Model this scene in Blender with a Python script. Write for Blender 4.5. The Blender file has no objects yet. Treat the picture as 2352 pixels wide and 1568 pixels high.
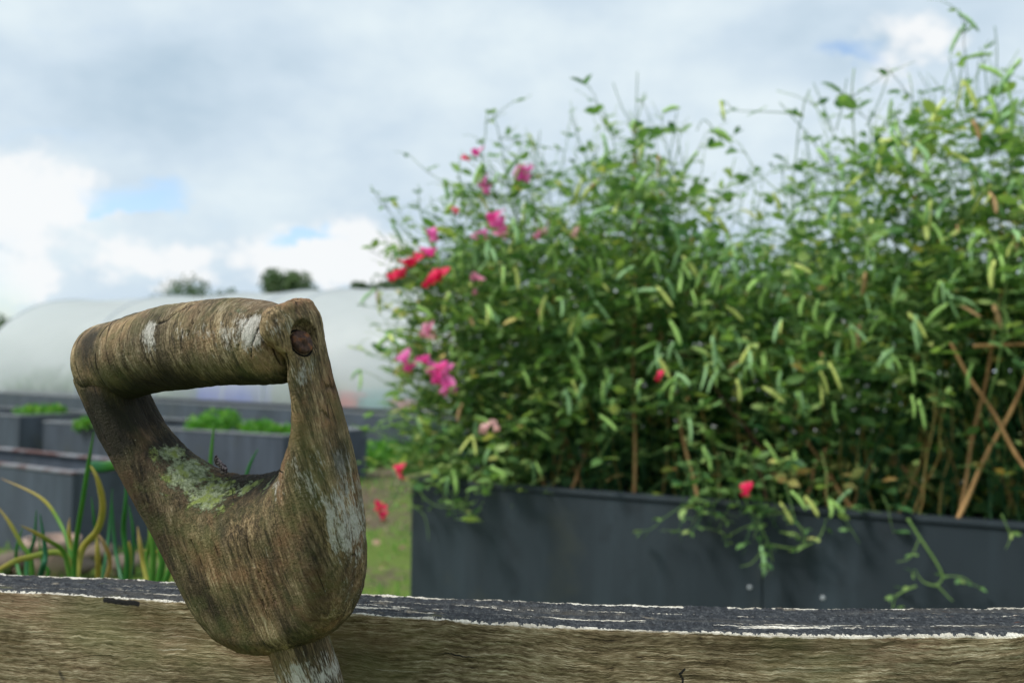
import bpy, bmesh, math, random
import numpy as np
from mathutils import Vector, Matrix
R = math.radians
rng = np.random.default_rng(7)
random.seed(7)
scn = bpy.context.scene
col = scn.collection

# ------------------------------------------------------------------ camera
W0, H0 = 2352.0, 1568.0
LENS = 32.0
FPX = W0 * LENS / 36.0
CAMZ = 0.89
PITCH, ROLL = math.atan((850 - 784) / FPX), R(0.7)
cam = bpy.data.cameras.new('camera')
camo = bpy.data.objects.new('camera', cam); col.objects.link(camo)
cam.lens = LENS; cam.sensor_width = 36.0
cam.clip_start = 0.02; cam.clip_end = 3000
cam.dof.use_dof = True; cam.dof.focus_distance = 0.425; cam.dof.aperture_fstop = 10
cam.dof.aperture_blades = 0
camo.location = (0, 0, CAMZ)
CM = Matrix.Rotation(math.pi / 2 + PITCH, 3, 'X') @ Matrix.Rotation(ROLL, 3, 'Z')
camo.rotation_euler = CM.to_euler()
scn.camera = camo
C0 = Vector((0, 0, CAMZ))
def ray(x, y):
    return CM @ Vector(((x - W0 / 2) / FPX, -(y - H0 / 2) / FPX, -1))
def PY(x, y, Y):                     # the point seen at x, y that lies Y metres ahead
    r = ray(x, y); return C0 + r * (Y / r.y)
def PZ(x, y, z):                     # the point seen at x, y at height z
    r = ray(x, y); return C0 + r * ((z - CAMZ) / r.z)

# ------------------------------------------------------------------ world and sun
SUN_DIR = Vector((-0.62, -0.22, 0.85)).normalized()
w = bpy.data.worlds.new('World'); scn.world = w; w.use_nodes = True
wn, wl = w.node_tree.nodes, w.node_tree.links
for n in list(wn): wn.remove(n)
def wN(t, **k):
    n = wn.new(t)
    for a, b in k.items(): setattr(n, a, b)
    return n
def wM(op, a, b=None, c=None):
    n = wN('ShaderNodeMath', operation=op)
    for i, v in enumerate((a, b, c)):
        if v is None: continue
        if isinstance(v, (int, float)): n.inputs[i].default_value = v
        else: wl.new(v, n.inputs[i])
    return n.outputs[0]
tc = wN('ShaderNodeTexCoord')
sky = wN('ShaderNodeTexSky', sky_type='NISHITA', sun_disc=False,
         sun_elevation=math.asin(SUN_DIR.z), sun_rotation=math.atan2(SUN_DIR.x, SUN_DIR.y) % (2 * math.pi))
sky.air_density = 1.0; sky.dust_density = 1.6
sep = wN('ShaderNodeSeparateXYZ'); wl.new(tc.outputs['Generated'], sep.inputs[0])
def wnoise(scale, detail, rough, sx=1, sy=1, sz=1, off=(0, 0, 0)):
    mp = wN('ShaderNodeMapping'); mp.inputs['Scale'].default_value = (sx, sy, sz); mp.inputs['Location'].default_value = off
    wl.new(tc.outputs['Generated'], mp.inputs[0])
    n = wN('ShaderNodeTexNoise'); n.inputs['Scale'].default_value = scale
    n.inputs['Detail'].default_value = detail; n.inputs['Roughness'].default_value = rough
    wl.new(mp.outputs[0], n.inputs['Vector']); return n.outputs['Fac']
nA = wnoise(3.2, 5, .5, 1, 1, 2.0, (3.1, 1.7, .4))
nB = wnoise(7.0, 6, .55, 1, 1, 1.7, (9.1, 4.2, 2))
nC = wnoise(11.0, 6, .6, 1, 1, 1.5, (1.1, 8.2, 5))
yy = wM('MAXIMUM', sep.outputs[1], 0.15)
gx = wM('DIVIDE', sep.outputs[0], yy); gz = wM('DIVIDE', sep.outputs[2], yy)
gx = wM('ADD', gx, wM('MULTIPLY', wM('SUBTRACT', nB, .5), .16))
gz = wM('ADD', gz, wM('MULTIPLY', wM('SUBTRACT', nC, .5), .12))
def wblob(xd, yd, rx, ry, p=1.0):
    r = ray(xd, yd); cx, cz = r.x / r.y, r.z / r.y
    a = wM('DIVIDE', wM('SUBTRACT', gx, cx), rx / FPX); b = wM('DIVIDE', wM('SUBTRACT', gz, cz), ry / FPX)
    q = wM('ADD', wM('MULTIPLY', a, a), wM('MULTIPLY', b, b))
    return wM('MULTIPLY', wM('POWER', 2.718, wM('MULTIPLY', q, -1.0)), p)
def wsum(lst):
    s = lst[0]
    for v in lst[1:]: s = wM('ADD', s, v)
    return s
bright = wsum([wblob(70, 470, 190, 130, 1.1), wblob(380, 620, 230, 75, .8), wblob(830, 590, 170, 90, 1.25), wblob(620, 560, 120, 60, .4),
               wblob(90, 660, 60, 45, .7), wblob(2080, 110, 170, 120, .75), wblob(1450, 60, 300, 60, .25), wblob(330, 260, 250, 80, .2),
               wblob(930, 320, 130, 60, .25), wblob(760, 20, 150, 40, .3), wblob(450, 420, 120, 60, .25), wblob(1250, 160, 200, 60, .15)])
blue = wsum([wblob(330, 450, 150, 38, .85), wblob(270, 480, 60, 20, .7), wblob(690, 538, 60, 18, 1.2), wblob(1920, 130, 75, 36, .8), wblob(20, 590, 90, 90, .3),
             wblob(120, 310, 170, 30, .35), wblob(1780, 620, 240, 110, .5), wblob(20, 700, 110, 60, .45), wblob(1080, 590, 60, 40, .5), wblob(2000, 480, 80, 60, .3)])
grey = wsum([wblob(1150, 300, 420, 90, .5), wblob(500, 340, 380, 45, .35), wblob(2300, 120, 130, 200, .8), wblob(60, 180, 300, 120, .3), wblob(1500, 380, 400, 120, .4),
             wblob(40, 600, 120, 80, .45), wblob(770, 640, 60, 28, .55), wblob(640, 120, 300, 50, .3), wblob(900, 440, 400, 40, .25)])
def wramp(fac, pts):
    r = wN('ShaderNodeValToRGB'); wl.new(fac, r.inputs[0])
    e = r.color_ramp.elements
    while len(e) < len(pts): e.new(.5)
    for i, (p, c) in enumerate(pts): e[i].position = p; e[i].color = (*c, 1)
    return r.outputs[0]
tone = wM('ADD', wM('MULTIPLY', nA, .55), wM('MULTIPLY', nB, .45))
tone = wM('ADD', wM('MULTIPLY', wM('SUBTRACT', tone, .5), 1.35), .40)
nD = wnoise(26.0, 6, .6, 1, 1, 1.3, (4.1, 3.2, 7))
wm_ = wM('ADD', bright, wM('ADD', wM('MULTIPLY', wM('SUBTRACT', nC, .5), 1.5), wM('MULTIPLY', wM('SUBTRACT', nD, .5), .8)))
wm_ = wN('ShaderNodeMapRange', interpolation_type='SMOOTHSTEP'); 
tone = wM('SUBTRACT', tone, wM('MULTIPLY', grey, .12))
ccol = wramp(tone, [(0.0, (.24, .33, .41)), (.32, (.39, .465, .53)), (.5, (.475, .54, .575)), (.72, (.56, .605, .62)), (1.0, (.70, .71, .71))])
wl.new(wM('ADD', wM('MINIMUM', bright, 1.0), wM('MULTIPLY', wM('MINIMUM', wM('MULTIPLY', bright, 1.8), 1.0), wM('ADD', wM('MULTIPLY', wM('SUBTRACT', nC, .5), 1.3), wM('MULTIPLY', wM('SUBTRACT', nD, .5), 1.3)))), wm_.inputs[0])
wm_.inputs[1].default_value = .30; wm_.inputs[2].default_value = .74
cmx = wN('ShaderNodeMix', data_type='RGBA'); wl.new(wM('MULTIPLY', wm_.outputs[0], .9), cmx.inputs[0]); wl.new(ccol, cmx.inputs[6]); cmx.inputs[7].default_value = (.59, .60, .605, 1); ccol = cmx.outputs[2]
csc = wN('ShaderNodeMix', data_type='RGBA', blend_type='MULTIPLY'); csc.inputs[0].default_value = 1
wl.new(ccol, csc.inputs[6]); csc.inputs[7].default_value = (10, 10, 10, 1)
ssc = wN('ShaderNodeMix', data_type='RGBA', blend_type='MULTIPLY'); ssc.inputs[0].default_value = 1
wl.new(sky.outputs[0], ssc.inputs[6]); ssc.inputs[7].default_value = (1.25, 1.3, 1.32, 1)
bfn = wN('ShaderNodeMapRange', interpolation_type='SMOOTHSTEP'); wl.new(wM('ADD', blue, wM('MULTIPLY', wM('SUBTRACT', nC, .5), 1.2)), bfn.inputs[0]); bfn.inputs[1].default_value = .15; bfn.inputs[2].default_value = .95; bf = bfn.outputs[0]
mx = wN('ShaderNodeMix', data_type='RGBA'); wl.new(bf, mx.inputs[0]); wl.new(csc.outputs[2], mx.inputs[6]); wl.new(ssc.outputs[2], mx.inputs[7])
bg = wN('ShaderNodeBackground'); bg.inputs[1].default_value = 0.1
wl.new(mx.outputs[2], bg.inputs[0])
wo = wN('ShaderNodeOutputWorld'); wl.new(bg.outputs[0], wo.inputs[0])

sl = bpy.data.lights.new('sun', 'SUN'); sl.energy = 2.5; sl.angle = R(13); sl.color = (1, .96, .9)
so = bpy.data.objects.new('sun', sl); col.objects.link(so); so.location = (-3, -2, 6)
so.rotation_euler = SUN_DIR.to_track_quat('Z', 'Y').to_euler()
scn.view_settings.view_transform = 'Standard'; scn.view_settings.look = 'None'
scn.view_settings.gamma = 1; scn.view_settings.exposure = 0.70
scn.render.engine = 'CYCLES'
scn.cycles.max_bounces = 8; scn.cycles.transparent_max_bounces = 12
scn.cycles.use_denoising = True

# ------------------------------------------------------------------ object helpers
def tag(o, label=None, cat=None, group=None, kind=None):
    if label: o['label'] = label
    if cat: o['category'] = cat
    if group: o['group'] = group
    if kind: o['kind'] = kind
    return o
def thing(name, label, cat, loc=(0, 0, 0), group=None, mat3=None):
    o = bpy.data.objects.new(name, None); col.objects.link(o)
    o.empty_display_size = .05
    M = Matrix.Translation(loc)
    if mat3 is not None: M = M @ mat3.to_4x4()
    o.matrix_world = M
    return tag(o, label, cat, group)
def mesh_np(name, V, F, mat, smooth=True, attrs=None, fmat=None):
    """V (n,3) array, F list of index tuples or (m,k) array"""
    me = bpy.data.meshes.new(name)
    V = np.asarray(V, dtype=np.float32)
    if isinstance(F, np.ndarray):
        lens = np.full(len(F), F.shape[1], dtype=np.int32); flat = F.astype(np.int32).ravel()
    else:
        lens = np.array([len(f) for f in F], dtype=np.int32)
        flat = np.concatenate([np.asarray(f, dtype=np.int32) for f in F]) if len(F) else np.zeros(0, np.int32)
    me.vertices.add(len(V)); me.vertices.foreach_set('co', V.ravel())
    me.loops.add(len(flat)); me.loops.foreach_set('vertex_index', flat)
    me.polygons.add(len(lens))
    st = np.zeros(len(lens), np.int32); st[1:] = np.cumsum(lens)[:-1]
    me.polygons.foreach_set('loop_start', st); me.polygons.foreach_set('loop_total', lens)
    me.polygons.foreach_set('use_smooth', np.full(len(lens), smooth))
    for m in (mat if isinstance(mat, (list, tuple)) else [mat]): me.materials.append(m)
    if fmat is not None: me.polygons.foreach_set('material_index', np.asarray(fmat, dtype=np.int32))
    me.update(calc_edges=True); me.validate()
    if attrs:
        for k, a in attrs.items():
            at = me.attributes.new(k, 'FLOAT', 'POINT'); at.data.foreach_set('value', np.asarray(a, np.float32))
    return me
def part(name, me, parent=None, label=None, loc=None):
    o = bpy.data.objects.new(name, me); col.objects.link(o)
    if parent: o.parent = parent
    if loc is not None: o.location = loc
    if label: o['label'] = label
    return o
class Acc:
    """collects vertices and faces in world coordinates"""
    def __init__(s): s.V = []; s.F = []; s.n = 0; s.t = []; s.m = []
    def add(s, V, F, t=0.0, m=0):
        V = np.asarray(V, float); s.V.append(V)
        s.F += [tuple(i + s.n for i in f) for f in F]
        s.t.append(np.broadcast_to(np.asarray(t, float), (len(V),))); s.m += [m] * len(F)
        s.n += len(V)
    def tube(s, pts, rad, sides=5, t=0.0, m=0, cap=True):
        P = np.array([tuple(p) for p in pts], float); n = len(P)
        rad = np.broadcast_to(np.asarray(rad, float), (n,))
        T = np.gradient(P, axis=0); T /= np.linalg.norm(T, axis=1)[:, None] + 1e-12
        ref = np.array([0, 0, 1.0]) if abs(T[0][2]) < .9 else np.array([1.0, 0, 0])
        V = []
        for i in range(n):
            a = np.cross(T[i], ref); a /= np.linalg.norm(a) + 1e-12; b = np.cross(T[i], a); ref = np.cross(a, T[i])
            for k in range(sides):
                q = 2 * math.pi * k / sides
                V.append(P[i] + rad[i] * (a * math.cos(q) + b * math.sin(q)))
        F = []
        for i in range(n - 1):
            for k in range(sides):
                k2 = (k + 1) % sides
                F.append((i * sides + k, i * sides + k2, (i + 1) * sides + k2, (i + 1) * sides + k))
        if cap: F += [tuple(range(sides))[::-1], tuple((n - 1) * sides + k for k in range(sides))]
        s.add(V, F, t, m)
    def box(s, o, X, Y, Z, t=0.0, m=0):   # corner o and three edge vectors
        o, X, Y, Z = (np.array(tuple(v), float) for v in (o, X, Y, Z))
        V = [o, o + X, o + X + Y, o + Y, o + Z, o + X + Z, o + X + Y + Z, o + Y + Z]
        F = [(0, 3, 2, 1), (4, 5, 6, 7), (0, 1, 5, 4), (1, 2, 6, 5), (2, 3, 7, 6), (3, 0, 4, 7)]
        if np.dot(np.cross(X, Y), Z) < 0: F = [f[::-1] for f in F]
        s.add(V, F, t, m)
    def build(s, name, mat, parent=None, smooth=True, label=None, bevel=0):
        V = np.concatenate(s.V)
        if parent is not None:
            Mi = np.array(parent.matrix_world.inverted())
            V = V @ Mi[:3, :3].T + Mi[:3, 3]
        me = mesh_np(name, V, s.F, mat, smooth, {'tint': np.concatenate(s.t)}, s.m)
        o = part(name, me, parent, label)
        if bevel:
            b = o.modifiers.new('b', 'BEVEL'); b.width = bevel; b.segments = 2; b.limit_method = 'ANGLE'
        return o
def inst(T, TF, pos, M, tint):
    """template (k,3) copied with matrices M (n,3,3) to pos (n,3)"""
    n, k = len(pos), len(T)
    V = np.einsum('nij,kj->nki', M, T) + pos[:, None, :]
    quads = np.asarray(TF)[None] + (np.arange(n) * k)[:, None, None]
    return V.reshape(-1, 3), quads.reshape(-1, np.asarray(TF).shape[1]), np.repeat(tint, k)

# value noise on a periodic lattice
_lat = rng.random((64, 64, 64)).astype(np.float32)
def vnoise(P, scale):
    Q = np.asarray(P, np.float64) * np.asarray(scale)
    i = np.floor(Q).astype(int); f = Q - i; f = f * f * (3 - 2 * f)
    r = 0
    for a in (0, 1):
        for b in (0, 1):
            for c in (0, 1):
                wgt = (f[:, 0] if a else 1 - f[:, 0]) * (f[:, 1] if b else 1 - f[:, 1]) * (f[:, 2] if c else 1 - f[:, 2])
                r = r + wgt * _lat[(i[:, 0] + a) % 64, (i[:, 1] + b) % 64, (i[:, 2] + c) % 64]
    return r
def fbm(P, scale, o=4, off=0.0):
    s = 0; a = .5; sc = np.asarray(scale, float)
    for k in range(o):
        s = s + a * vnoise(np.asarray(P) + off + k * 1.37, sc); a *= .5; sc = sc * 2.03
    return s / (1 - .5 ** o)

# ------------------------------------------------------------------ material helpers
class MT:
    def __init__(s, name, rough=.7, spec=.3):
        s.m = bpy.data.materials.new(name); s.m.use_nodes = True
        s.n = s.m.node_tree.nodes; s.l = s.m.node_tree.links
        s.b = s.n['Principled BSDF']; s.out = s.n['Material Output']
        s.b.inputs['Roughness'].default_value = rough; s.b.inputs['Specular IOR Level'].default_value = spec
        s.tc = s.n.new('ShaderNodeTexCoord')
    def coord(s, scale=(1, 1, 1), rot=(0, 0, 0), out='Object', src=None):
        mp = s.n.new('ShaderNodeMapping'); mp.inputs['Scale'].default_value = scale; mp.inputs['Rotation'].default_value = rot
        s.l.new(src or s.tc.outputs[out], mp.inputs[0]); return mp.outputs[0]
    def noise(s, vec, scale=5, detail=4, rough=.55, dist=0, out='Fac'):
        n = s.n.new('ShaderNodeTexNoise'); n.inputs['Scale'].default_value = scale; n.inputs['Detail'].default_value = detail
        n.inputs['Roughness'].default_value = rough; n.inputs['Distortion'].default_value = dist
        s.l.new(vec, n.inputs['Vector']); return n.outputs[out]
    def voro(s, vec, scale=5, feature='F1', out='Distance'):
        n = s.n.new('ShaderNodeTexVoronoi'); n.feature = feature; n.inputs['Scale'].default_value = scale
        s.l.new(vec, n.inputs['Vector']); return n.outputs[out]
    def math(s, op, a, b=None, c=None, clamp=False):
        n = s.n.new('ShaderNodeMath'); n.operation = op; n.use_clamp = clamp
        for i, v in enumerate((a, b, c)):
            if v is None: continue
            if isinstance(v, (int, float)): n.inputs[i].default_value = v
            else: s.l.new(v, n.inputs[i])
        return n.outputs[0]
    def ramp(s, fac, pts, interp='LINEAR'):
        r = s.n.new('ShaderNodeValToRGB'); s.l.new(fac, r.inputs[0]); r.color_ramp.interpolation = interp
        e = r.color_ramp.elements
        while len(e) < len(pts): e.new(.5)
        for i, (p, c) in enumerate(pts):
            e[i].position = p; e[i].color = (*c, 1) if isinstance(c, tuple) else (c, c, c, 1)
        return r.outputs[0]
    def mix(s, fac, a, b, mode='MIX'):
        n = s.n.new('ShaderNodeMix'); n.data_type = 'RGBA'; n.blend_type = mode
        for i, v in ((0, fac), (6, a), (7, b)):
            if isinstance(v, (int, float)): n.inputs[i].default_value = v
            elif isinstance(v, tuple): n.inputs[i].default_value = (*v, 1)
            else: s.l.new(v, n.inputs[i])
        return n.outputs[2]
    def attr(s, name):
        n = s.n.new('ShaderNodeAttribute'); n.attribute_name = name; return n.outputs['Fac']
    def color(s, c):
        if isinstance(c, tuple): s.b.inputs['Base Color'].default_value = (*c, 1)
        else: s.l.new(c, s.b.inputs['Base Color'])
    def bump(s, h, strength=.5, dist=.001, prev=None):
        n = s.n.new('ShaderNodeBump'); n.inputs['Strength'].default_value = strength; n.inputs['Distance'].default_value = dist
        s.l.new(h, n.inputs['Height'])
        if prev: s.l.new(prev, n.inputs['Normal'])
        s.l.new(n.outputs[0], s.b.inputs['Normal']); return n.outputs[0]
    def rough(s, v): s.l.new(v, s.b.inputs['Roughness'])
#PART2
# ------------------------------------------------------------------ weathered wood of the handle
def wood_handle(name, grip=False):
    m = MT(name, .8, .25)
    if grip:
        v1 = m.coord((620, 90, 90)); v2 = m.coord((110, 30, 22)); v3 = m.coord((1700, 420, 420))
    else:
        v1 = m.coord((560, 560, 45), (0, R(3), 0)); v2 = m.coord((120, 120, 22), (0, R(3), 0)); v3 = m.coord((1500, 1500, 260))
    ob = m.coord()
    g1 = m.noise(v1, 1, 6, .7, .5); g2 = m.noise(v2, 1, 5, .65, .8); g3 = m.noise(v3, 1, 3, .6)
    bl = m.noise(ob, 38, 5, .6); bl2 = m.noise(ob, 95, 5, .65); gr = m.noise(ob, 900, 3, .6)
    f = m.math('ADD', m.math('MULTIPLY', g1, .46), m.math('ADD', m.math('MULTIPLY', g2, .30), m.math('MULTIPLY', g3, .24)))
    if grip:
        c = m.ramp(f, [(.37, (.010, .008, .005)), (.455, (.075, .056, .031)), (.51, (.195, .150, .090)), (.57, (.33, .275, .19)), (.65, (.58, .53, .42))])
        c = m.mix(m.ramp(bl, [(.50, 0.), (.64, .65)]), c, (.26, .165, .10), 'MIX')
    else:
        c = m.ramp(f, [(.37, (.008, .006, .004)), (.455, (.050, .036, .020)), (.52, (.135, .098, .055)), (.58, (.24, .185, .115)), (.67, (.46, .40, .30))])
        c = m.mix(m.ramp(bl, [(.48, 0.), (.62, .6)]), c, (.20, .105, .058), 'MIX')
    lf = m.noise(m.coord((26, 26, 9)) if not grip else m.coord((30, 14, 14)), 1, 4, .6, .6)
    c = m.mix(1.0, c, m.ramp(lf, [(.34, (.40, .38, .34)), (.48, (1.1, 1.07, .98)), (.62, (2.1, 2.02, 1.8))]), 'MULTIPLY')
    c = m.mix(.07, c, (.20, .175, .13))
    # green algae film
    c = m.mix(m.ramp(m.math('ADD', m.math('MULTIPLY', bl2, .5), m.math('MULTIPLY', m.noise(ob, 22, 3), .5)), [(.46, 0.), (.60, .6)]), c, (.115, .125, .045))
    # pale weathered patches, streaky
    pal = m.attr('pale')
    pn = m.math('ADD', m.math('MULTIPLY', m.noise(v2, 1.6, 5, .7, .8), .45), m.math('ADD', m.math('MULTIPLY', bl2, .25), m.math('MULTIPLY', g3, .30)))
    pm = m.math('MULTIPLY', m.ramp(m.math('ADD', pn, m.math('MULTIPLY', m.math('SUBTRACT', pal, .5), .34)), [(.50, 0.), (.59, 1.)]), m.ramp(pal, [(.05, 0.), (.35, 1.)]))
    c = m.mix(m.math('MULTIPLY', pm, .92), c, m.mix(g1, (.36, .33, .28), (.80, .78, .72)))
    # dark stains, and shade painted in under the grip
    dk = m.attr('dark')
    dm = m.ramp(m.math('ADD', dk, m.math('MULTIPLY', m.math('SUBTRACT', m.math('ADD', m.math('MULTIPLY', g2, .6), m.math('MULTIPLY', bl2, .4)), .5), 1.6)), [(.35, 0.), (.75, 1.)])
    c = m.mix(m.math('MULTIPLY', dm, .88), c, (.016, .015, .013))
    # lichen crust
    lc = m.attr('lichen')
    ln = m.math('ADD', m.math('MULTIPLY', m.noise(ob, 330, 6, .8), .6), m.math('MULTIPLY', m.noise(ob, 80, 4, .6), .4))
    lm = m.ramp(m.math('ADD', ln, m.math('MULTIPLY', m.math('SUBTRACT', lc, .42), .50)), [(.49, 0.), (.56, 1.)])
    lm = m.math('MULTIPLY', lm, m.ramp(lc, [(.02, 0.), (.15, 1.)]))
    lcol = m.mix(m.ramp(m.noise(ob, 420, 5, .7), [(.38, 0.), (.62, 1.)]), (.10, .13, .05), (.42, .47, .30))
    lcol = m.mix(m.ramp(m.noise(ob, 170, 4), [(.52, 0.), (.62, .75)]), lcol, (.27, .33, .07))
    c = m.mix(lm, c, lcol)
    # light specks
    sp = m.ramp(m.voro(ob, 330), [(.05, 1.), (.10, 0.)])
    sp = m.math('MULTIPLY', sp, m.ramp(bl2, [(.55, 0.), (.6, 1.)]))
    c = m.mix(m.math('MULTIPLY', sp, .6), c, (.5, .47, .36))
    # long drying cracks
    if grip: vc = m.coord((95, 12, 12))
    else: vc = m.coord((85, 85, 7), (0, R(3), 0))
    cr = m.voro(vc, 1, 'DISTANCE_TO_EDGE')
    cm = m.math('MULTIPLY', m.ramp(cr, [(.0, 1.), (.022, 0.)]), m.ramp(bl, [(.55, 0.), (.60, 1.)]))
    c = m.mix(m.math('MULTIPLY', cm, .6), c, (.014, .011, .009))
    ck = m.attr('crack')
    c = m.mix(m.math('MULTIPLY', m.ramp(ck, [(.3, 0.), (.7, 1.)]), .92), c, (.010, .008, .006))
    m.color(c)
    h = m.math('ADD', m.math('MULTIPLY', g1, .9), m.math('ADD', m.math('MULTIPLY', g3, .5), m.math('MULTIPLY', gr, .5)))
    h = m.math('SUBTRACT', h, m.math('MULTIPLY', cm, 1.1))
    h = m.math('ADD', h, m.math('MULTIPLY', lm, .35))
    m.bump(h, 1.0, .0022)
    return m.m

# ------------------------------------------------------------------ the fork handle
HM = Matrix.Rotation(R(-19), 3, 'Y') @ Matrix.Rotation(R(7), 3, 'X') @ Matrix.Rotation(R(-28), 3, 'Z')
HP = PY(560, 1080, 0.42)
HI = HM.inverted()
def HL(xd, yd, c=0.0):             # photo point on the handle's local plane y = c  -> local (u, v)
    o = HI @ (C0 - HP); d = HI @ ray(xd, yd)
    t = (c - o.y) / d.y; p = o + d * t
    return (p.x, p.z)
def catmull(P, n=8, closed=True):
    P = np.array(P, float); N = len(P); out = []
    for i in range(N if closed else N - 1):
        p0, p1, p2, p3 = (P[(i - 1) % N], P[i], P[(i + 1) % N], P[(i + 2) % N]) if closed else \
            (P[max(i - 1, 0)], P[i], P[i + 1], P[min(i + 2, N - 1)])
        for k in range(n):
            t = k / n
            out.append(.5 * ((2 * p1) + (-p0 + p2) * t + (2 * p0 - 5 * p1 + 4 * p2 - p3) * t * t + (-p0 + 3 * p1 - 3 * p2 + p3) * t ** 3))
    if not closed: out.append(P[-1])
    return np.array(out)
def polysdf(poly, X, Y):
    d = np.full(X.shape, 1e9); inside = np.zeros(X.shape, bool)
    N = len(poly)
    for i in range(N):
        a = poly[i]; b = poly[(i + 1) % N]; e = b - a
        L = e @ e
        if L < 1e-14: continue
        t = np.clip(((X - a[0]) * e[0] + (Y - a[1]) * e[1]) / L, 0, 1)
        d = np.minimum(d, (X - a[0] - t * e[0]) ** 2 + (Y - a[1] - t * e[1]) ** 2)
        if a[1] != b[1]:
            c = ((a[1] > Y) != (b[1] > Y)) & (X < (b[0] - a[0]) * (Y - a[1]) / (b[1] - a[1]) + a[0])
            inside ^= c
    d = np.sqrt(d); return np.where(inside, -d, d)
def surface_nets(F, org, h):
    S = F < 0
    nx, ny, nz = F.shape
    c = np.zeros((nx - 1, ny - 1, nz - 1), np.int8)
    for a in (0, 1):
        for b in (0, 1):
            for e in (0, 1): c += S[a:nx - 1 + a, b:ny - 1 + b, e:nz - 1 + e]
    I, J, K = np.nonzero((c > 0) & (c < 8))
    idx = -np.ones(c.shape, np.int64); idx[I, J, K] = np.arange(len(I))
    acc = np.zeros((len(I), 3)); cnt = np.zeros(len(I))
    cor = [(a, b, e) for a in (0, 1) for b in (0, 1) for e in (0, 1)]
    for p in cor:
        for ax in range(3):
            if p[ax]: continue
            q = list(p); q[ax] = 1
            f0 = F[I + p[0], J + p[1], K + p[2]]; f1 = F[I + q[0], J + q[1], K + q[2]]
            m = (f0 < 0) != (f1 < 0)
            t = np.where(m, f0 / np.where(m, f0 - f1, 1), 0)
            pos = np.array(p, float)[None].repeat(len(I), 0); pos[:, ax] = t
            acc[m] += pos[m]; cnt[m] += 1
    V = (np.stack([I, J, K], 1) + acc / cnt[:, None]) * h + org
    Fs = []
    for ax in range(3):
        o1, o2 = [a for a in range(3) if a != ax]
        sl0 = [slice(None)] * 3; sl1 = [slice(None)] * 3
        sl0[ax] = slice(0, -1); sl1[ax] = slice(1, None)
        A = S[tuple(sl0)]; B = S[tuple(sl1)]
        E = np.stack(np.nonzero(A != B), 1)
        E = E[(E[:, o1] > 0) & (E[:, o2] > 0) & (E[:, o1] < F.shape[o1] - 1) & (E[:, o2] < F.shape[o2] - 1)]
        flip = ~A[E[:, 0], E[:, 1], E[:, 2]]
        def g(d1, d2):
            q = E.copy(); q[:, o1] -= d1; q[:, o2] -= d2; return idx[q[:, 0], q[:, 1], q[:, 2]]
        q = np.stack([g(1, 1), g(0, 1), g(0, 0), g(1, 0)], 1)
        if ax == 1: flip = ~flip
        q[flip] = q[flip][:, ::-1]
        Fs.append(q)
    return V, np.concatenate(Fs)
def vnorm(V, F):
    n = np.cross(V[F[:, 2]] - V[F[:, 0]], V[F[:, 3]] - V[F[:, 1]])
    N = np.zeros_like(V)
    for k in range(4): np.add.at(N, F[:, k], n)
    return N / (np.linalg.norm(N, axis=1)[:, None] + 1e-12)

outer = [HL(176, 868, -.010), HL(198, 920, -.010), HL(242, 1018, -.010), HL(302, 1130, -.010), HL(360, 1235, -.010), HL(416, 1335, -.008),
         HL(452, 1388, -.006), HL(487, 1425, -.004), HL(528, 1457, -.002), HL(572, 1478, 0), HL(620, 1491, 0), HL(680, 1488, 0), HL(738, 1463, 0),
         HL(795, 1422, .004), HL(828, 1370, .006), HL(845, 1295, .008), HL(841, 1225, .008), HL(825, 1125, .008), HL(790, 985, .008),
         HL(760, 875, .008), HL(740, 785, .008), HL(722, 732, .006), HL(702, 708, .004), HL(676, 695, 0), HL(648, 695, 0), HL(630, 708, -.002), HL(620, 750, -.003),
         HL(612, 800, -.003), HL(400, 830, 0), HL(280, 830, 0), HL(200, 838, -.006)]
cB = .0125
holeF = [HL(*p, -cB) for p in [(268, 870), (276, 925), (300, 985), (330, 1042), (372, 1098), (415, 1138), (467, 1166), (540, 1172), (592, 1150), (625, 1110),
                               (643, 1062), (657, 1010), (661, 950), (657, 905), (652, 880), (646, 820), (560, 800), (400, 800), (290, 810)]]
holeB = [HL(*p, cB) for p in [(335, 870), (352, 908), (372, 950), (402, 992), (440, 1030), (500, 1066), (560, 1080), (620, 1074), (672, 1050),
                              (700, 1010), (712, 960), (712, 905), (700, 860), (690, 810), (560, 800), (400, 800), (340, 810)]]
outer, holeF, holeB = catmull(outer, 6), catmull(holeF, 6), catmull(holeB, 6)
hs = .0008
lo = outer.min(0) - .006; hi = outer.max(0) + .006
gu = np.arange(lo[0], hi[0], hs); gv = np.arange(lo[1], hi[1], hs); gn = np.arange(-.027, .027, hs)
U2, V2 = np.meshgrid(gu, gv, indexing='ij')
dO = polysdf(outer, U2, V2); dF = polysdf(holeF, U2, V2); dB = polysdf(holeB, U2, V2)
vt, vb = hi[1], lo[1]
tt = np.clip((V2 - vb) / (vt - vb), 0, 1)                 # 0 at the foot of the body, 1 at the top
half = np.interp(tt, [0, .12, .3, .5, .75, 1], [.0150, .0185, .0195, .0180, .0176, .0184])
rad = np.interp(tt, [0, .3, .5, .72, .84, 1], [.0145, .0165, .0125, .0108, .0110, .0115])
F3 = np.empty((len(gu), len(gn), len(gv)))
ks = .0045
for j, n in enumerate(gn):
    a = np.clip((n + cB) / (2 * cB), -.12, 1.12)
    dH = dF * (1 - a) + dB * a
    x, y = dO, -dH
    hq = np.clip(.5 + .5 * (x - y) / ks, 0, 1); d2 = y * (1 - hq) + x * hq + ks * hq * (1 - hq)
    q1 = d2 + rad; q2 = abs(n) - half + rad
    F3[:, j, :] = np.sqrt(np.maximum(q1, 0) ** 2 + np.maximum(q2, 0) ** 2) + np.minimum(np.maximum(q1, q2), 0) - rad
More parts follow.
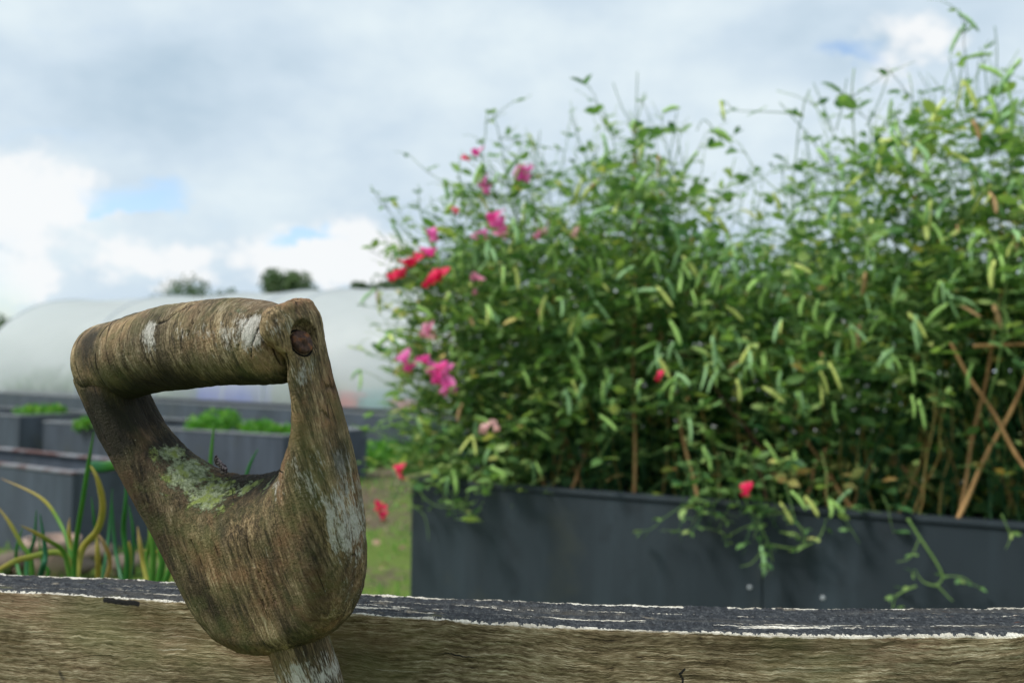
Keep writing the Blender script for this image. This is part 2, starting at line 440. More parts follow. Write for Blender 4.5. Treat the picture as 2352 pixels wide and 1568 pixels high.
cps = [(215, 846, .0186), (260, 832, .0188), (350, 806, .0194), (450, 790, .0198), (550, 784, .0197), (610, 785, .0190), (660, 787, .0176), (700, 789, .0172)]
gp = np.array([(*HL(x, y), r) for x, y, r in cps])
seam_u = HL(646, 790, -.017)[0]
cvf = np.interp(U2, gp[:, 0], gp[:, 1]); rrf = np.interp(U2, gp[:, 0], gp[:, 2])
V, Fq = surface_nets(F3, np.array([gu[0], gn[0], gv[0]]), hs)
N = vnorm(V, Fq)
def blob(P, c, r, noise=0.0):
    d = np.linalg.norm((P - np.array(c)) / np.array(r), axis=1)
    return np.clip(1 - d, 0, 1)
def seg(P, pts, wdt):
    """distance to a polyline in the u, v plane, as a soft 0..1 line"""
    d = np.full(len(P), 9.0)
    for a, b in zip(pts[:-1], pts[1:]):
        a, b = np.array(a), np.array(b); e = b - a
        t = np.clip(((P[:, 0] - a[0]) * e[0] + (P[:, 2] - a[1]) * e[1]) / (e @ e), 0, 1)
        d = np.minimum(d, np.hypot(P[:, 0] - a[0] - t * e[0], P[:, 2] - a[1] - t * e[1]))
    return np.clip(1 - d / wdt, 0, 1)
disp = (fbm(V, (900, 900, 60), 3) - .5) * .0009 + (fbm(V, (120, 120, 22), 3) - .5) * .0022
V = V + N * disp[:, None]
def P3(x, y, c): u, v = HL(x, y, c); return (u, c, v)
li = np.max([blob(V, P3(430, 1100, .0), (.020, .024, .018)), blob(V, P3(480, 1130, -.006), (.020, .02, .014)), blob(V, P3(385, 1050, .0), (.010, .02, .012)),
             blob(V, P3(560, 1120, .0), (.018, .018, .008)) * .62, blob(V, P3(610, 1110, -.002), (.010, .018, .008)) * .6, blob(V, P3(500, 1160, -.012), (.03, .010, .008)) * .6], 0)
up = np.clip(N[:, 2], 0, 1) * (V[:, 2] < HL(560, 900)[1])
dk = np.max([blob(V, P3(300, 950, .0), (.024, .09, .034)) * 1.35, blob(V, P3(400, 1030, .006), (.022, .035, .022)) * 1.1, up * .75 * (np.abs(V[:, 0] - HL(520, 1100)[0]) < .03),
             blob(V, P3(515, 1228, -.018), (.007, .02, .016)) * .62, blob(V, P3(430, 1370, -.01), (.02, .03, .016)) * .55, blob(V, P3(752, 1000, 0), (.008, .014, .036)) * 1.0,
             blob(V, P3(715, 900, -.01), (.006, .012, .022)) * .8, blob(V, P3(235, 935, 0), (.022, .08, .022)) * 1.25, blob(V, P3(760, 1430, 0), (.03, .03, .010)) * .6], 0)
pa = np.max([blob(V, P3(800, 1180, .0), (.017, .03, .042)) * .95, blob(V, P3(720, 1080, -.008), (.016, .02, .03)) * .8, blob(V, P3(690, 860, -.01), (.010, .02, .022)) * .6,
             blob(V, P3(640, 1110, -.014), (.016, .014, .016)) * .7, blob(V, P3(790, 1320, .0), (.018, .03, .03)) * .6, blob(V, P3(620, 1290, -.02), (.014, .02, .03)) * .38,
             blob(V, P3(360, 960, .0), (.006, .02, .014)) * .5, blob(V, P3(640, 745, -.016), (.010, .014, .014)) * .7, blob(V, P3(770, 1060, .0), (.008, .014, .03)) * .8], 0)
ck = np.max([seg(V, [HL(650, 815, -.015), HL(655, 850, -.014), HL(664, 905, -.014), HL(672, 945, -.014)], .0011) * (V[:, 1] < .004),
             seg(V, [HL(*p, -.018) for p in [(560, 1215), (572, 1262), (588, 1300)]], .0007), seg(V, [HL(*p, -.018) for p in [(440, 1240), (470, 1300), (486, 1350)]], .0007)], 0)
V = V - N * (ck * .0012)[:, None]
nv = HL(703, 795, .001)[1]
iv = int((nv - lo[1]) / hs); g0 = np.arange(lo[0], hi[0], hs)
uo = g0[np.nonzero(dO[:, iv] < 0)[0].max()]
RR = Matrix.Rotation(R(-5), 3, 'Z') @ Matrix.Rotation(R(-14), 3, 'Y')
RC = np.array([uo - .0008, -.0030, nv + .0025]); RA = np.array(RR @ Vector((1, 0, 0)))
rel_ = V - RC; hgt = rel_ @ RA; rad_ = np.linalg.norm(rel_ - hgt[:, None] * RA, axis=1)
flat = (rad_ < .0082) & (hgt > -.0016) & (V[:, 0] > uo - .014)
V[flat] -= RA * (hgt[flat] + .0016)[:, None]

fork = thing('garden_fork', 'weathered wooden D-shaped fork handle with green lichen, leaning on the plank edge', 'garden fork', HP, mat3=HM)
wh = wood_handle('weathered_ash')
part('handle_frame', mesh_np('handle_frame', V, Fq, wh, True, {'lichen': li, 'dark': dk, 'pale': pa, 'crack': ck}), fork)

# grip: a thick slightly arched bar
u0, u1 = HL(214, 830)[0], HL(668, 786)[0]
gu = np.arange(u0 - .005, u1 + .005, hs); gv = np.arange(gp[:, 1].min() - .025, gp[:, 1].max() + .025, hs); gn = np.arange(-.024, .024, hs)
U3, N3, V3 = np.meshgrid(gu, gn, gv, indexing='ij')
cv = np.interp(U3, gp[:, 0], gp[:, 1]); rr = np.interp(U3, gp[:, 0], gp[:, 2])
rr = rr
dr = np.sqrt((V3 - cv) ** 2 + N3 ** 2) - rr; dc = np.abs(U3 - (u0 + u1) / 2) - (u1 - u0) / 2
cr = .0095
F3 = np.sqrt(np.maximum(dr + cr, 0) ** 2 + np.maximum(dc + cr, 0) ** 2) + np.minimum(np.maximum(dr + cr, dc + cr), 0) - cr
u1b = u1; dr2 = dr; capR = np.maximum(dr, (U3 - u1) - .2 * (V3 - cv))
V, Fq = surface_nets(F3, np.array([gu[0], gn[0], gv[0]]), hs)
N = vnorm(V, Fq)
V = V + N * ((fbm(V, (700, 120, 120), 3) - .5) * .0008 + (fbm(V, (70, 40, 40), 3) - .5) * .0020)[:, None]
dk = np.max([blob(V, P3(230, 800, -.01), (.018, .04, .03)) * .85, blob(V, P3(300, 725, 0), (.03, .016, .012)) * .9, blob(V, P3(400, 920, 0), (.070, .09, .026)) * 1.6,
             blob(V, P3(560, 908, 0), (.065, .09, .019)) * 1.5, blob(V, P3(255, 920, 0), (.040, .08, .026)) * 1.5, blob(V, P3(440, 715, -.01), (.018, .014, .008)) * .5], 0)  # the broad low blobs paint shade onto the grip's underside
pa = np.max([blob(V, P3(570, 748, -.016), (.026, .018, .018)) * .95, blob(V, P3(350, 775, -.017), (.009, .014, .014)) * .85, blob(V, P3(500, 765, -.017), (.034, .014, .022)) * .62, blob(V, P3(430, 770, -.017), (.016, .014, .018)) * .6, blob(V, P3(290, 790, -.017), (.014, .014, .016)) * .45,
             blob(V, P3(610, 745, -.014), (.012, .016, .016)) * .6, blob(V, P3(440, 780, -.017), (.02, .012, .012)) * .5], 0)
li = blob(V, P3(530, 715, -.012), (.02, .02, .008)) * .35
ck = np.max([seg(V, [HL(*p, -.017) for p in [(352, 745), (366, 740), (378, 722), (400, 707)]], .0008), seg(V, [HL(*p, -.017) for p in [(340, 775), (348, 800), (355, 850), (372, 885)]], .0006) * .8,
             seg(V, [HL(*p, -.017) for p in [(418, 760), (424, 800)]], .0008), seg(V, [HL(*p, -.017) for p in [(432, 700), (436, 730), (434, 770)]], .0005),
             seg(V, [HL(*p, -.017) for p in [(577, 720), (578, 760), (580, 820)]], .0005), seg(V, [HL(*p, -.017) for p in [(552, 730), (553, 800)]], .0005) * .7], 0) * (V[:, 1] < 0)
V = V - N * (ck * .0010)[:, None]
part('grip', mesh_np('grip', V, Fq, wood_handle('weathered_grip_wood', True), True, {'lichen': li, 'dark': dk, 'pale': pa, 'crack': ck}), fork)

# shaft
sc0 = HL(684, 1470); sc1 = HL(752, 1680)
dv = np.array([sc1[0] - sc0[0], 0, sc1[1] - sc0[1]]); dv /= np.linalg.norm(dv)
top = np.array([sc0[0], .0, sc0[1]]) - dv * .012
L = .80; nl, ns = 500, 72
zz = np.concatenate([np.linspace(0, .13, 300), np.linspace(.13, L, 60)[1:]])
aa = np.linspace(0, 2 * math.pi, ns, endpoint=False)
ax1 = np.array([dv[2], 0, -dv[0]]); ax2 = np.array([0, 1.0, 0])
Vs = np.array([top + dv * z + .0142 * (ax1 * math.cos(a) + ax2 * math.sin(a)) for z in zz for a in aa])
Fs = np.array([(i * ns + k, i * ns + (k + 1) % ns, (i + 1) * ns + (k + 1) % ns, (i + 1) * ns + k) for i in range(len(zz) - 1) for k in range(ns)])
Ns = np.array([(ax1 * math.cos(a) + ax2 * math.sin(a)) for z in zz for a in aa])
Vs = Vs + Ns * ((fbm(Vs, (700, 700, 50), 3) - .5) * .0009)[:, None]
part('shaft', mesh_np('shaft', Vs, Fs, wh, True, {'lichen': np.zeros(len(Vs)), 'dark': np.zeros(len(Vs)), 'crack': np.zeros(len(Vs)),
     'pale': np.clip(1 - np.abs(Vs[:, 2] - Vs[:, 2].max() + .03) / .03, 0, 1) * .7}), fork)

# rusty rivet head in the arm's outer side
m = MT('rust', .75, .3); ob = m.coord()
rn = m.noise(ob, 420, 6, .7)
m.color(m.mix(m.ramp(m.noise(ob, 260, 3), [(.55, 0.), (.68, 1.)]), m.ramp(rn, [(.35, (.030, .017, .013)), (.55, (.090, .046, .034)), (.7, (.15, .085, .065))]), (.22, .080, .025)))
m.bump(rn, .9, .0009); rust = m.m
mD = MT('dark_recess', .95, .1); mD.color((.012, .010, .008)); recess = mD.m
bm = bmesh.new()
for r0, r1, z0 in ((.0066, .0066, -.004), (.0066, .0064, .0002), (.0058, .0058, .0008), (.004, .004, .0011), (.0022, .0022, .0012), (.0016, .0016, .0022), (.0006, .0006, .0028)): pass
prof = [(.0058, -.004), (.0060, .0000), (.0056, .0006), (.0048, .0010), (.0032, .0010), (.0022, .0014), (.0014, .0024), (.0004, .0028)]
rings = []
for r0, z0 in prof:
    rings.append([bm.verts.new((z0, r0 * math.cos(q) * (1 + .05 * math.sin(3 * q)), r0 * math.sin(q) * (1 + .04 * math.cos(2 * q)))) for q in np.linspace(0, 2 * math.pi, 28, endpoint=False)])
for a, b in zip(rings[:-1], rings[1:]):
    for k in range(28): bm.faces.new((a[k], a[(k + 1) % 28], b[(k + 1) % 28], b[k]))
bm.faces.new(rings[-1])
for f in bm.faces: f.smooth = True
me = bpy.data.meshes.new('rivet'); bm.to_mesh(me); bm.free(); me.materials.append(rust)
rv = part('rivet', me, fork, 'rusty round rivet head'); rv.location = RC; rv.scale = (1, .86, .9); rv.rotation_euler = RR.to_euler()
a = Acc()
q = np.linspace(0, 2 * math.pi, 29)
a.tube([(-.0017, .0067 * math.cos(t), .0067 * math.sin(t)) for t in q], .0006, 6, cap=False)
me = mesh_np('rivet_recess', np.concatenate(a.V), a.F, recess, True)
o = part('rivet_recess', me, rv)

# little dry bud stuck on the saddle
mB = MT('dry_bud_brown', .8); mB.color(mB.ramp(mB.noise(mB.coord(), 900, 3), [(.4, (.02, .012, .014)), (.65, (.30, .24, .25))])); 
bud = thing('dry_bud', 'tiny dark dry bud standing on the lichened saddle of the wooden handle', 'dry bud', HP + HM @ Vector(P3(512, 1076, .006)))
a = Acc(); b0 = HP + HM @ Vector(P3(514, 1080, .006))
sx = HM @ Vector((-.25, 0, 1)).normalized()
a.tube([b0 + sx * t + Vector((math.sin(t * 900) * .0006, 0, 0)) for t in np.linspace(-.002, .0085, 9)], [.0014, .0018, .0019, .0017, .0013, .0017, .0013, .0009, .0003], 7)
a.build('bud', mB.m, bud)

# ------------------------------------------------------------------ the front timber bed: its plank
ZB = CAMZ - .124
fx = [(-260, 1336), (0, 1357), (430, 1384), (800, 1408), (1176, 1434), (1500, 1449), (1900, 1461), (2352, 1458), (2640, 1452)]
bx = [(-260, 1302), (0, 1319), (400, 1337), (830, 1364), (1176, 1381), (1500, 1391), (1900, 1398), (2352, 1397), (2640, 1393)]
def edge(lst):
    P = [PZ(x, y, ZB) for x, y in lst]; return np.array([(p.x, p.y) for p in P])
fe, be = edge(fx), edge(bx)
xs = np.arange(-.42, .42, .0008)
def sm(x, P):
    c = catmull(P, 12, False); return np.interp(x, c[:, 0], c[:, 1])
fY, bY = sm(xs, fe), sm(xs, be)
P0 = np.stack([xs, xs * 0, xs * 0], 1)
fY = fY + (fbm(P0, (110, 1, 1), 4) - .5) * .0012 ; bY = bY + (fbm(P0, (260, 1, 1), 4, 5.) - .5) * .0030
nt = 46; T = np.linspace(0, 1, nt)
XX, TT = np.meshgrid(xs, T, indexing='ij')
YY = fY[:, None] * (1 - TT) + bY[:, None] * TT
PP = np.stack([XX.ravel(), YY.ravel(), 0 * XX.ravel()], 1)
ztop = (fbm(PP, (60, 500, 1), 4) - .5) * .0016 + (fbm(PP, (900, 900, 1), 3) - .5) * .0009
# ply edges stand as low ridges, dark glue lines sink
ply = [.02, .30, .62, .985]
for k, p in enumerate(ply):
    wob = (fbm(P0, (14, 1, 1), 3, 3. + k) - .5) * .10
    ztop += (np.exp(-((TT - p - wob[:, None]) / .035) ** 2) * .0008).ravel()
edge_r = np.minimum(TT, 1 - TT).ravel(); ztop -= np.clip(.03 - edge_r, 0, 1) * .02
ZT = (ZB + ztop).reshape(XX.shape)
uvx, uvt, kind = [XX.ravel()], [TT.ravel()], [np.zeros(XX.size)]
Vb = [np.stack([XX, YY, ZT], 2).reshape(-1, 3)]
nX = len(xs)
gridF = lambda base, n: np.stack([base + (np.arange(nX - 1)[:, None] * n + np.arange(n - 1)[None]), base + ((np.arange(nX - 1)[:, None] + 1) * n + np.arange(n - 1)[None]),
                                  base + ((np.arange(nX - 1)[:, None] + 1) * n + np.arange(1, n)[None]), base + (np.arange(nX - 1)[:, None] * n + np.arange(1, n)[None])], 2).reshape(-1, 4)
Fb = [gridF(0, nt)]
# front face, from the top edge down
dn = np.concatenate([np.linspace(0, .09, 90), np.linspace(.09, .19, 20)[1:]]); nd = len(dn)
DX, DD = np.meshgrid(xs, dn, indexing='ij')
Pf = np.stack([DX.ravel(), DD.ravel(), DX.ravel() * 0], 1)
warp = fbm(Pf, (7, 18, 1), 2, 2.) * 1.2
grain = (fbm(np.stack([DX.ravel(), DD.ravel() + warp * .03, 0 * DX.ravel()], 1), (45, 900, 1), 3) - .5) * .0011
fS = sm(xs, fe)
FY = fS[:, None] + (fY - fS)[:, None] * np.exp(-DD / .0022) - .0002 - np.where(DD > 0, 1, 0) * (grain.reshape(DX.shape) + .0006)
Vf = np.stack([DX, FY, ZT[:, :1] - DD - .0000], 2).reshape(-1, 3)
Fb.append(gridF(len(Vb[0]), nd)[:, ::-1]); base2 = len(Vb[0]) + len(Vf)
Vb.append(Vf); uvx.append(DX.ravel()); uvt.append(DD.ravel()); kind.append(np.ones(DX.size))
Vk = np.stack([np.repeat(xs, 2), np.repeat(bY + .0002, 2), np.stack([ZT[:, -1], ZT[:, -1] * 0 + ZB - .19], 1).ravel()], 1)
Fb.append(gridF(base2, 2)); Vb.append(Vk); uvx.append(Vk[:, 0]); uvt.append(Vk[:, 2] * 0 + .5); kind.append(np.ones(len(Vk)))
Vb = np.concatenate(Vb); Fb = np.concatenate(Fb)
m = MT('weathered_plank', .8, .25)
ax_, at_, ak_ = m.attr('px'), m.attr('pt'), m.attr('pk')
cb = m.n.new('ShaderNodeCombineXYZ'); m.l.new(ax_, cb.inputs[0]); m.l.new(at_, cb.inputs[1]); vec = cb.outputs[0]
# top: black flaking paint over pale ply edges
n1 = m.noise(m.coord((45, 1.2, 1), src=vec), 1, 5, .65); n2 = m.noise(m.coord((260, 9, 1), src=vec), 1, 5, .7); n3 = m.noise(m.coord((900, 30, 1), src=vec), 1, 3, .6)
wob = m.math('MULTIPLY', m.math('SUBTRACT', m.noise(m.coord((12, .01, 1), src=vec), 1, 3), .5), .16)
tw = m.math('ADD', at_, wob)
lines = None
for p, wd, thr in ((.31, .045, .53), (.66, .035, .545), (.47, .02, .60)):
    dd = m.math('ABSOLUTE', m.math('SUBTRACT', tw, p))
    k = m.math('LESS_THAN', m.math('ADD', dd, m.math('MULTIPLY', m.math('SUBTRACT', n2, .5), .14)), wd)
    k = m.math('MULTIPLY', k, m.math('GREATER_THAN', m.noise(m.coord((9, p * 30, 1), src=vec), 1, 4, .75), thr))
    lines = k if lines is None else m.math('MAXIMUM', lines, k)
n4 = m.noise(m.coord((75, 9, 1), src=vec), 1, 6, .75)
ef = m.math('LESS_THAN', m.math('ADD', at_, m.math('MULTIPLY', m.math('SUBTRACT', n2, .5), .26)), .022)
eb = m.math('MULTIPLY', m.math('GREATER_THAN', m.math('ADD', at_, m.math('MULTIPLY', m.math('SUBTRACT', n2, .5), .12)), .955), m.math('GREATER_THAN', m.noise(m.coord((14, 1, 1), src=vec), 1, 4, .7), .46))
lines = m.math('MAXIMUM', lines, m.math('MAXIMUM', ef, eb))
paint = m.ramp(m.math('ADD', m.math('MULTIPLY', n2, .6), m.math('MULTIPLY', n3, .4)), [(.38, (.006, .007, .009)), (.52, (.026, .030, .036)), (.66, (.11, .115, .115))])
bare = m.ramp(n3, [(.3, (.16, .13, .09)), (.7, (.34, .30, .23))])
paint = m.mix(m.ramp(m.noise(m.coord((16, 1.4, 1), src=vec), 1, 5, .7), [(.60, 0.), (.66, .75)]), paint, bare)
paint = m.mix(m.math('MULTIPLY', m.ramp(m.noise(m.coord((22, 2.5, 1), src=vec), 1, 4, .6), [(.60, 0.), (.68, .6)]), m.math('LESS_THAN', ax_, .03)), paint, (.13, .13, .04))
white = m.mix(m.ramp(m.noise(m.coord((35, 20, 1), src=vec), 1, 5, .7), [(.42, .75), (.60, 0.)]), m.ramp(n3, [(.25, (.40, .37, .30)), (.6, (.74, .71, .63))]), (.30, .27, .21))
paint = m.mix(m.ramp(m.noise(m.coord((5, 2.5, 1), src=vec), 1, 5, .7), [(.50, 0.), (.64, .55)]), paint, (.075, .068, .055))
paint = m.mix(m.ramp(m.noise(m.coord((28, 14, 4), src=vec), 1, 3, .6), [(.69, 0.), (.72, .8)]), paint, (.12, .035, .015))
top = m.mix(lines, paint, white)
top = m.mix(m.math('MULTIPLY', m.math('GREATER_THAN', m.noise(m.coord((60, 26, 1), src=vec), 1, 4, .7), .69), .7), top, white)
# front: grey brown streaked veneer, ripple figure towards the right
wv = m.n.new('ShaderNodeVectorMath'); wv.operation = 'MULTIPLY_ADD'
wn_ = m.noise(m.coord((8, 13, 1), src=vec), 1, 2, .5, 0, 'Color'); m.l.new(wn_, wv.inputs[0]); wv.inputs[1].default_value = (0, .018, 0); m.l.new(vec, wv.inputs[2])
wvec = wv.outputs[0]
f1 = m.noise(m.coord((34, 620, 1), src=wvec), 1, 6, .72, .4); f2 = m.noise(m.coord((10, 120, 1), src=wvec), 1, 5, .6, .3); f3 = m.noise(m.coord((150, 1600, 1), src=wvec), 1, 3, .6)
ripple = m.noise(m.coord((170, 620, 1), src=wvec), 1, 5, .72, .5)
bl = m.noise(m.coord((13, 26, 1), src=vec), 1, 5, .6)
f = m.math('ADD', m.math('MULTIPLY', f1, .40), m.math('ADD', m.math('MULTIPLY', f2, .15), m.math('ADD', m.math('MULTIPLY', f3, .20), m.math('MULTIPLY', ripple, .25))))
front = m.ramp(f, [(.39, (.020, .014, .007)), (.45, (.095, .070, .036)), (.50, (.21, .165, .098)), (.55, (.36, .305, .205)), (.62, (.64, .58, .45))])
front = m.mix(m.ramp(bl, [(.50, 0.), (.66, .55)]), front, (.085, .062, .020))
front = m.mix(m.ramp(m.noise(m.coord((9, 30, 1), src=vec), 1, 4), [(.52, 0.), (.66, .45)]), front, (.22, .13, .085))
front = m.mix(m.ramp(m.noise(m.coord((11, 15, 3), src=vec), 1, 4), [(.52, 0.), (.64, .45)]), front, (.13, .14, .06))
streak = m.math('GREATER_THAN', m.noise(m.coord((13, 900, 1), src=wvec), 1, 2, .5), .735)
front = m.mix(m.math('MULTIPLY', streak, .65), front, (.55, .51, .42))
deep = m.math('GREATER_THAN', m.noise(m.coord((22, 700, 9), src=wvec), 1, 3, .5), .70)
front = m.mix(m.math('MULTIPLY', deep, .6), front, (.022, .016, .010))
fedge = m.math('LESS_THAN', m.math('ADD', at_, m.math('MULTIPLY', m.math('SUBTRACT', n4, .5), .0022)), m.math('ADD', .0003, m.math('MULTIPLY', ax_, .0013)))
front = m.mix(fedge, front, white)
knot = m.attr('knot')
front = m.mix(m.ramp(m.math('ADD', knot, m.math('MULTIPLY', m.math('SUBTRACT', n2, .5), .5)), [(.35, 0.), (.6, 1.)]), front, (.008, .008, .008))
front = m.mix(1.0, front, m.ramp(m.noise(m.coord((7, 24, 1), src=wvec), 1, 4, .6), [(.35, (.55, .52, .46)), (.5, (1., .98, .92)), (.64, (1.45, 1.42, 1.35))]), 'MULTIPLY')
c = m.mix(ak_, top, front)
m.color(c)
h = m.math('ADD', m.math('MULTIPLY', m.mix(ak_, m.math('MULTIPLY', n2, 1.2), f), 1.0), m.math('MULTIPLY', m.mix(ak_, n3, f3), .35))
m.bump(h, 1.0, .0016)
def FL(x, y):                      # photo point on the plank's front -> (x, depth below the edge)
    o = C0; d = ray(x, y); Yf = float(np.interp((x - 1176) / FPX * .45, xs, fY)); p = C0 + d * (Yf / d.y)
    Yf = float(np.interp(p.x, xs, fY)); p = C0 + d * (Yf / d.y)
    return np.array((p.x, ZB - p.z))
def fseg(pts, wd, asp=1.0):
    d = np.full(len(Vb), 9.0); X, D = np.concatenate(uvx), np.concatenate(uvt)
    pts = [FL(*p) for p in pts]
    for a_, b_ in zip(pts[:-1], pts[1:]):
        e = b_ - a_; t = np.clip(((X - a_[0]) * e[0] + (D - a_[1]) * e[1]) / (e @ e + 1e-12), 0, 1)
        d = np.minimum(d, np.hypot(X - a_[0] - t * e[0], D - a_[1] - t * e[1]))
    return np.clip(1 - d / wd, 0, 1) * (np.concatenate(kind) > .5)
kn = np.max([fseg([(243, 1378), (262, 1380), (300, 1383), (318, 1386)], .0026), fseg([(1572, 1533), (1560, 1545), (1568, 1556), (1566, 1572), (1572, 1600)], .0011), 
             fseg([(138, 1542), (146, 1560)], .0042) * .6, fseg([(20, 1374), (34, 1378)], .002) * .5, fseg([(800, 1480), (1000, 1496), (1150, 1512)], .0007) * .8,
             fseg([(1880, 1480), (1960, 1502), (2050, 1532), (2110, 1550), (2220, 1568)], .0022) * .42], 0)
me = mesh_np('front_plank', Vb, Fb, m.m, True, {'px': np.concatenate(uvx), 'pt': np.concatenate(uvt), 'pk': np.concatenate(kind), 'knot': kn})
bed = thing('timber_bed', 'nearest raised bed with an old bare brown plank, flaking dark paint on its top edge', 'raised bed', (0, .5, 0))
o = part('front_plank', me, bed); o.location = (0, -.5, 0)
# lower boards and posts of this bed, set back under the plank
mW = MT('old_softwood', .85); v = mW.coord((5, 40, 40)); wnn = mW.noise(v, 1, 5, .6)
mW.color(mW.ramp(wnn, [(.3, (.05, .035, .02)), (.7, (.22, .17, .11))])); mW.bump(wnn, .4, .002)
a = Acc(); a.box((-.40, .60, .02), (1.1, 0, 0), (0, .03, 0), (0, 0, .46)); a.build('lower_board', mW.m, bed, False)
a = Acc(); a.box((-.80, .60, .02), (.03, 0, 0), (.0, .58, 0), (0, 0, .50)); a.box((.70, .60, .02), (.03, 0, 0), (.0, .58, 0), (0, 0, .50)); a.box((-.77, 1.15, .02), (1.47, 0, 0), (0, .03, 0), (0, 0, .48))
a.build('side_boards', mW.m, bed, False)
mS = MT('dark_soil', .95, .1); sn = mS.noise(mS.coord(), 60, 6, .7); mS.color(mS.ramp(sn, [(.35, (.018, .012, .008)), (.6, (.06, .042, .028)), (.75, (.13, .095, .06))])); mS.bump(sn, 1, .01)
soil = mS.m
def soil_sheet(x0, x1, y0, y1, z, parent, name='soil', n=40, frame=None):
    X, Y = np.meshgrid(np.linspace(0, 1, n), np.linspace(0, 1, n), indexing='ij')
    P = np.stack([x0 + (x1 - x0) * X.ravel(), y0 + (y1 - y0) * Y.ravel(), X.ravel() * 0 + z], 1)
    if frame is not None:
        o_, d_, w_ = frame; P = o_ + P[:, :1] * d_ + P[:, 1:2] * w_ + np.array([0, 0, z])
    P[:, 2] += (fbm(P, (9, 9, 9), 4) - .5) * .05
    F = np.array([(i * n + j, (i + 1) * n + j, (i + 1) * n + j + 1, i * n + j + 1) for i in range(n - 1) for j in range(n - 1)])
    Mi = np.array(parent.matrix_world.inverted()); P = P @ Mi[:3, :3].T + Mi[:3, 3]
    return part(name, mesh_np(name, P, F, soil), parent)
soil_sheet(-.77, .70, .63, 1.15, .46, bed)
#PART3
# ------------------------------------------------------------------ ground
m = MT('ground', .95, .1); ob = m.coord()
gn1 = m.noise(ob, 1.1, 5, .6); gn2 = m.noise(ob, 14, 5, .65); gn3 = m.noise(ob, 70, 4, .7)
dirt = m.ramp(gn3, [(.3, (.05, .036, .024)), (.55, (.13, .10, .07)), (.75, (.30, .25, .20))])
moss = m.ramp(gn3, [(.3, (.05, .09, .02)), (.6, (.14, .20, .04)), (.8, (.24, .29, .09))])
gf = m.math('ADD', m.math('MULTIPLY', gn1, .55), m.math('MULTIPLY', gn2, .45))
gy_ = m.n.new('ShaderNodeSeparateXYZ'); m.l.new(ob, gy_.inputs[0]); gf = m.math('ADD', gf, m.ramp(m.math('MULTIPLY', gy_.outputs[1], .1), [(.50, .08), (.57, .0), (.80, 0.), (.9, .07)]))
m.color(m.mix(m.ramp(gf, [(.50, 0.), (.57, 1.)]), dirt, moss)); m.bump(gn3, .7, .02)
n = 160
gxs = np.sign(np.linspace(-1, 1, n)) * np.abs(np.linspace(-1, 1, n)) ** 4 * 900
X, Y = np.meshgrid(gxs, gxs + 6, indexing='ij')
P = np.stack([X.ravel(), Y.ravel(), 0 * X.ravel()], 1)
dist = np.hypot(P[:, 0], P[:, 1])
P[:, 2] = (fbm(P, (1.2, 1.2, 1), 3) - .5) * .06 * (dist < 40) + np.clip(dist - 45, 0, 500) * .004 * (fbm(P, (.01, .01, 1), 2) + .3)
P[:, 2] -= .02
F = np.array([(i * n + j, (i + 1) * n + j, (i + 1) * n + j + 1, i * n + j + 1) for i in range(n - 1) for j in range(n - 1)])
tag(part('ground', mesh_np('ground', P, F, m.m)), kind='structure')

# ------------------------------------------------------------------ leaf material
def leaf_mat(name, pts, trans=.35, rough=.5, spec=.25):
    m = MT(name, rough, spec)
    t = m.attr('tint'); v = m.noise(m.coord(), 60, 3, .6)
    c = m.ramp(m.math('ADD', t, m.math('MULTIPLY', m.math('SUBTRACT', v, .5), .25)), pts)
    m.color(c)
    tr = m.n.new('ShaderNodeBsdfTranslucent'); m.l.new(m.mix(1.0, c, (1.25, 1.35, .7), 'MULTIPLY'), tr.inputs[0])
    mx = m.n.new('ShaderNodeMixShader'); mx.inputs[0].default_value = trans
    m.l.new(m.b.outputs[0], mx.inputs[1]); m.l.new(tr.outputs[0], mx.inputs[2]); m.l.new(mx.outputs[0], m.out.inputs[0])
    return m.m
pea_leaf = leaf_mat('pea_leaf', [(0, (.028, .098, .036)), (.3, (.100, .225, .074)), (.55, (.235, .385, .122)), (.75, (.42, .52, .17)), (.9, (.58, .54, .18)), (1, (.50, .30, .12))])
grass_mat = leaf_mat('fresh_green', [(0, (.03, .12, .02)), (.5, (.08, .26, .03)), (.8, (.17, .38, .06)), (1, (.38, .34, .12))], .3)
tree_mat = leaf_mat('tree_leaf', [(0, (.045, .085, .038)), (.5, (.085, .145, .062)), (1, (.15, .21, .095))], .2)

LT = np.array([(0, 0, 0), (.25, -.30, .06), (.55, -.34, .06), (.82, -.20, .02), (1, 0, -.10), (.82, .20, .02), (.55, .34, .06), (.25, .30, .06), (.28, 0, 0), (.56, 0, 0), (.82, 0, -.03)], float)
LTF = [(0, 1, 8, 8), (1, 2, 9, 8), (2, 3, 10, 9), (3, 4, 10, 10), (0, 8, 7, 7), (8, 9, 6, 7), (9, 10, 5, 6), (10, 4, 5, 5)]
LT4 = np.array([(0, 1, 8, 7), (8, 1, 2, 9), (7, 8, 9, 6), (9, 2, 3, 10), (6, 9, 10, 5), (10, 3, 4, 5)])
def frames(dirs, ups):
    d = dirs / (np.linalg.norm(dirs, axis=1)[:, None] + 1e-9)
    s = np.cross(ups, d); s /= np.linalg.norm(s, axis=1)[:, None] + 1e-9
    u = np.cross(d, s); return np.stack([d, s, u], 2)
def leaves_mesh(name, pos, dirs, ups, length, width, tint, mat, parent):
    M = frames(dirs, ups); M = M * np.stack([length, width, length], 1)[:, None, :]
    V, F, t = inst(LT, LT4, pos, M, tint)
    Mi = np.array(parent.matrix_world.inverted()); V = V @ Mi[:3, :3].T + Mi[:3, 3]
    return part(name, mesh_np(name, V, F, mat, True, {'tint': t}), parent)
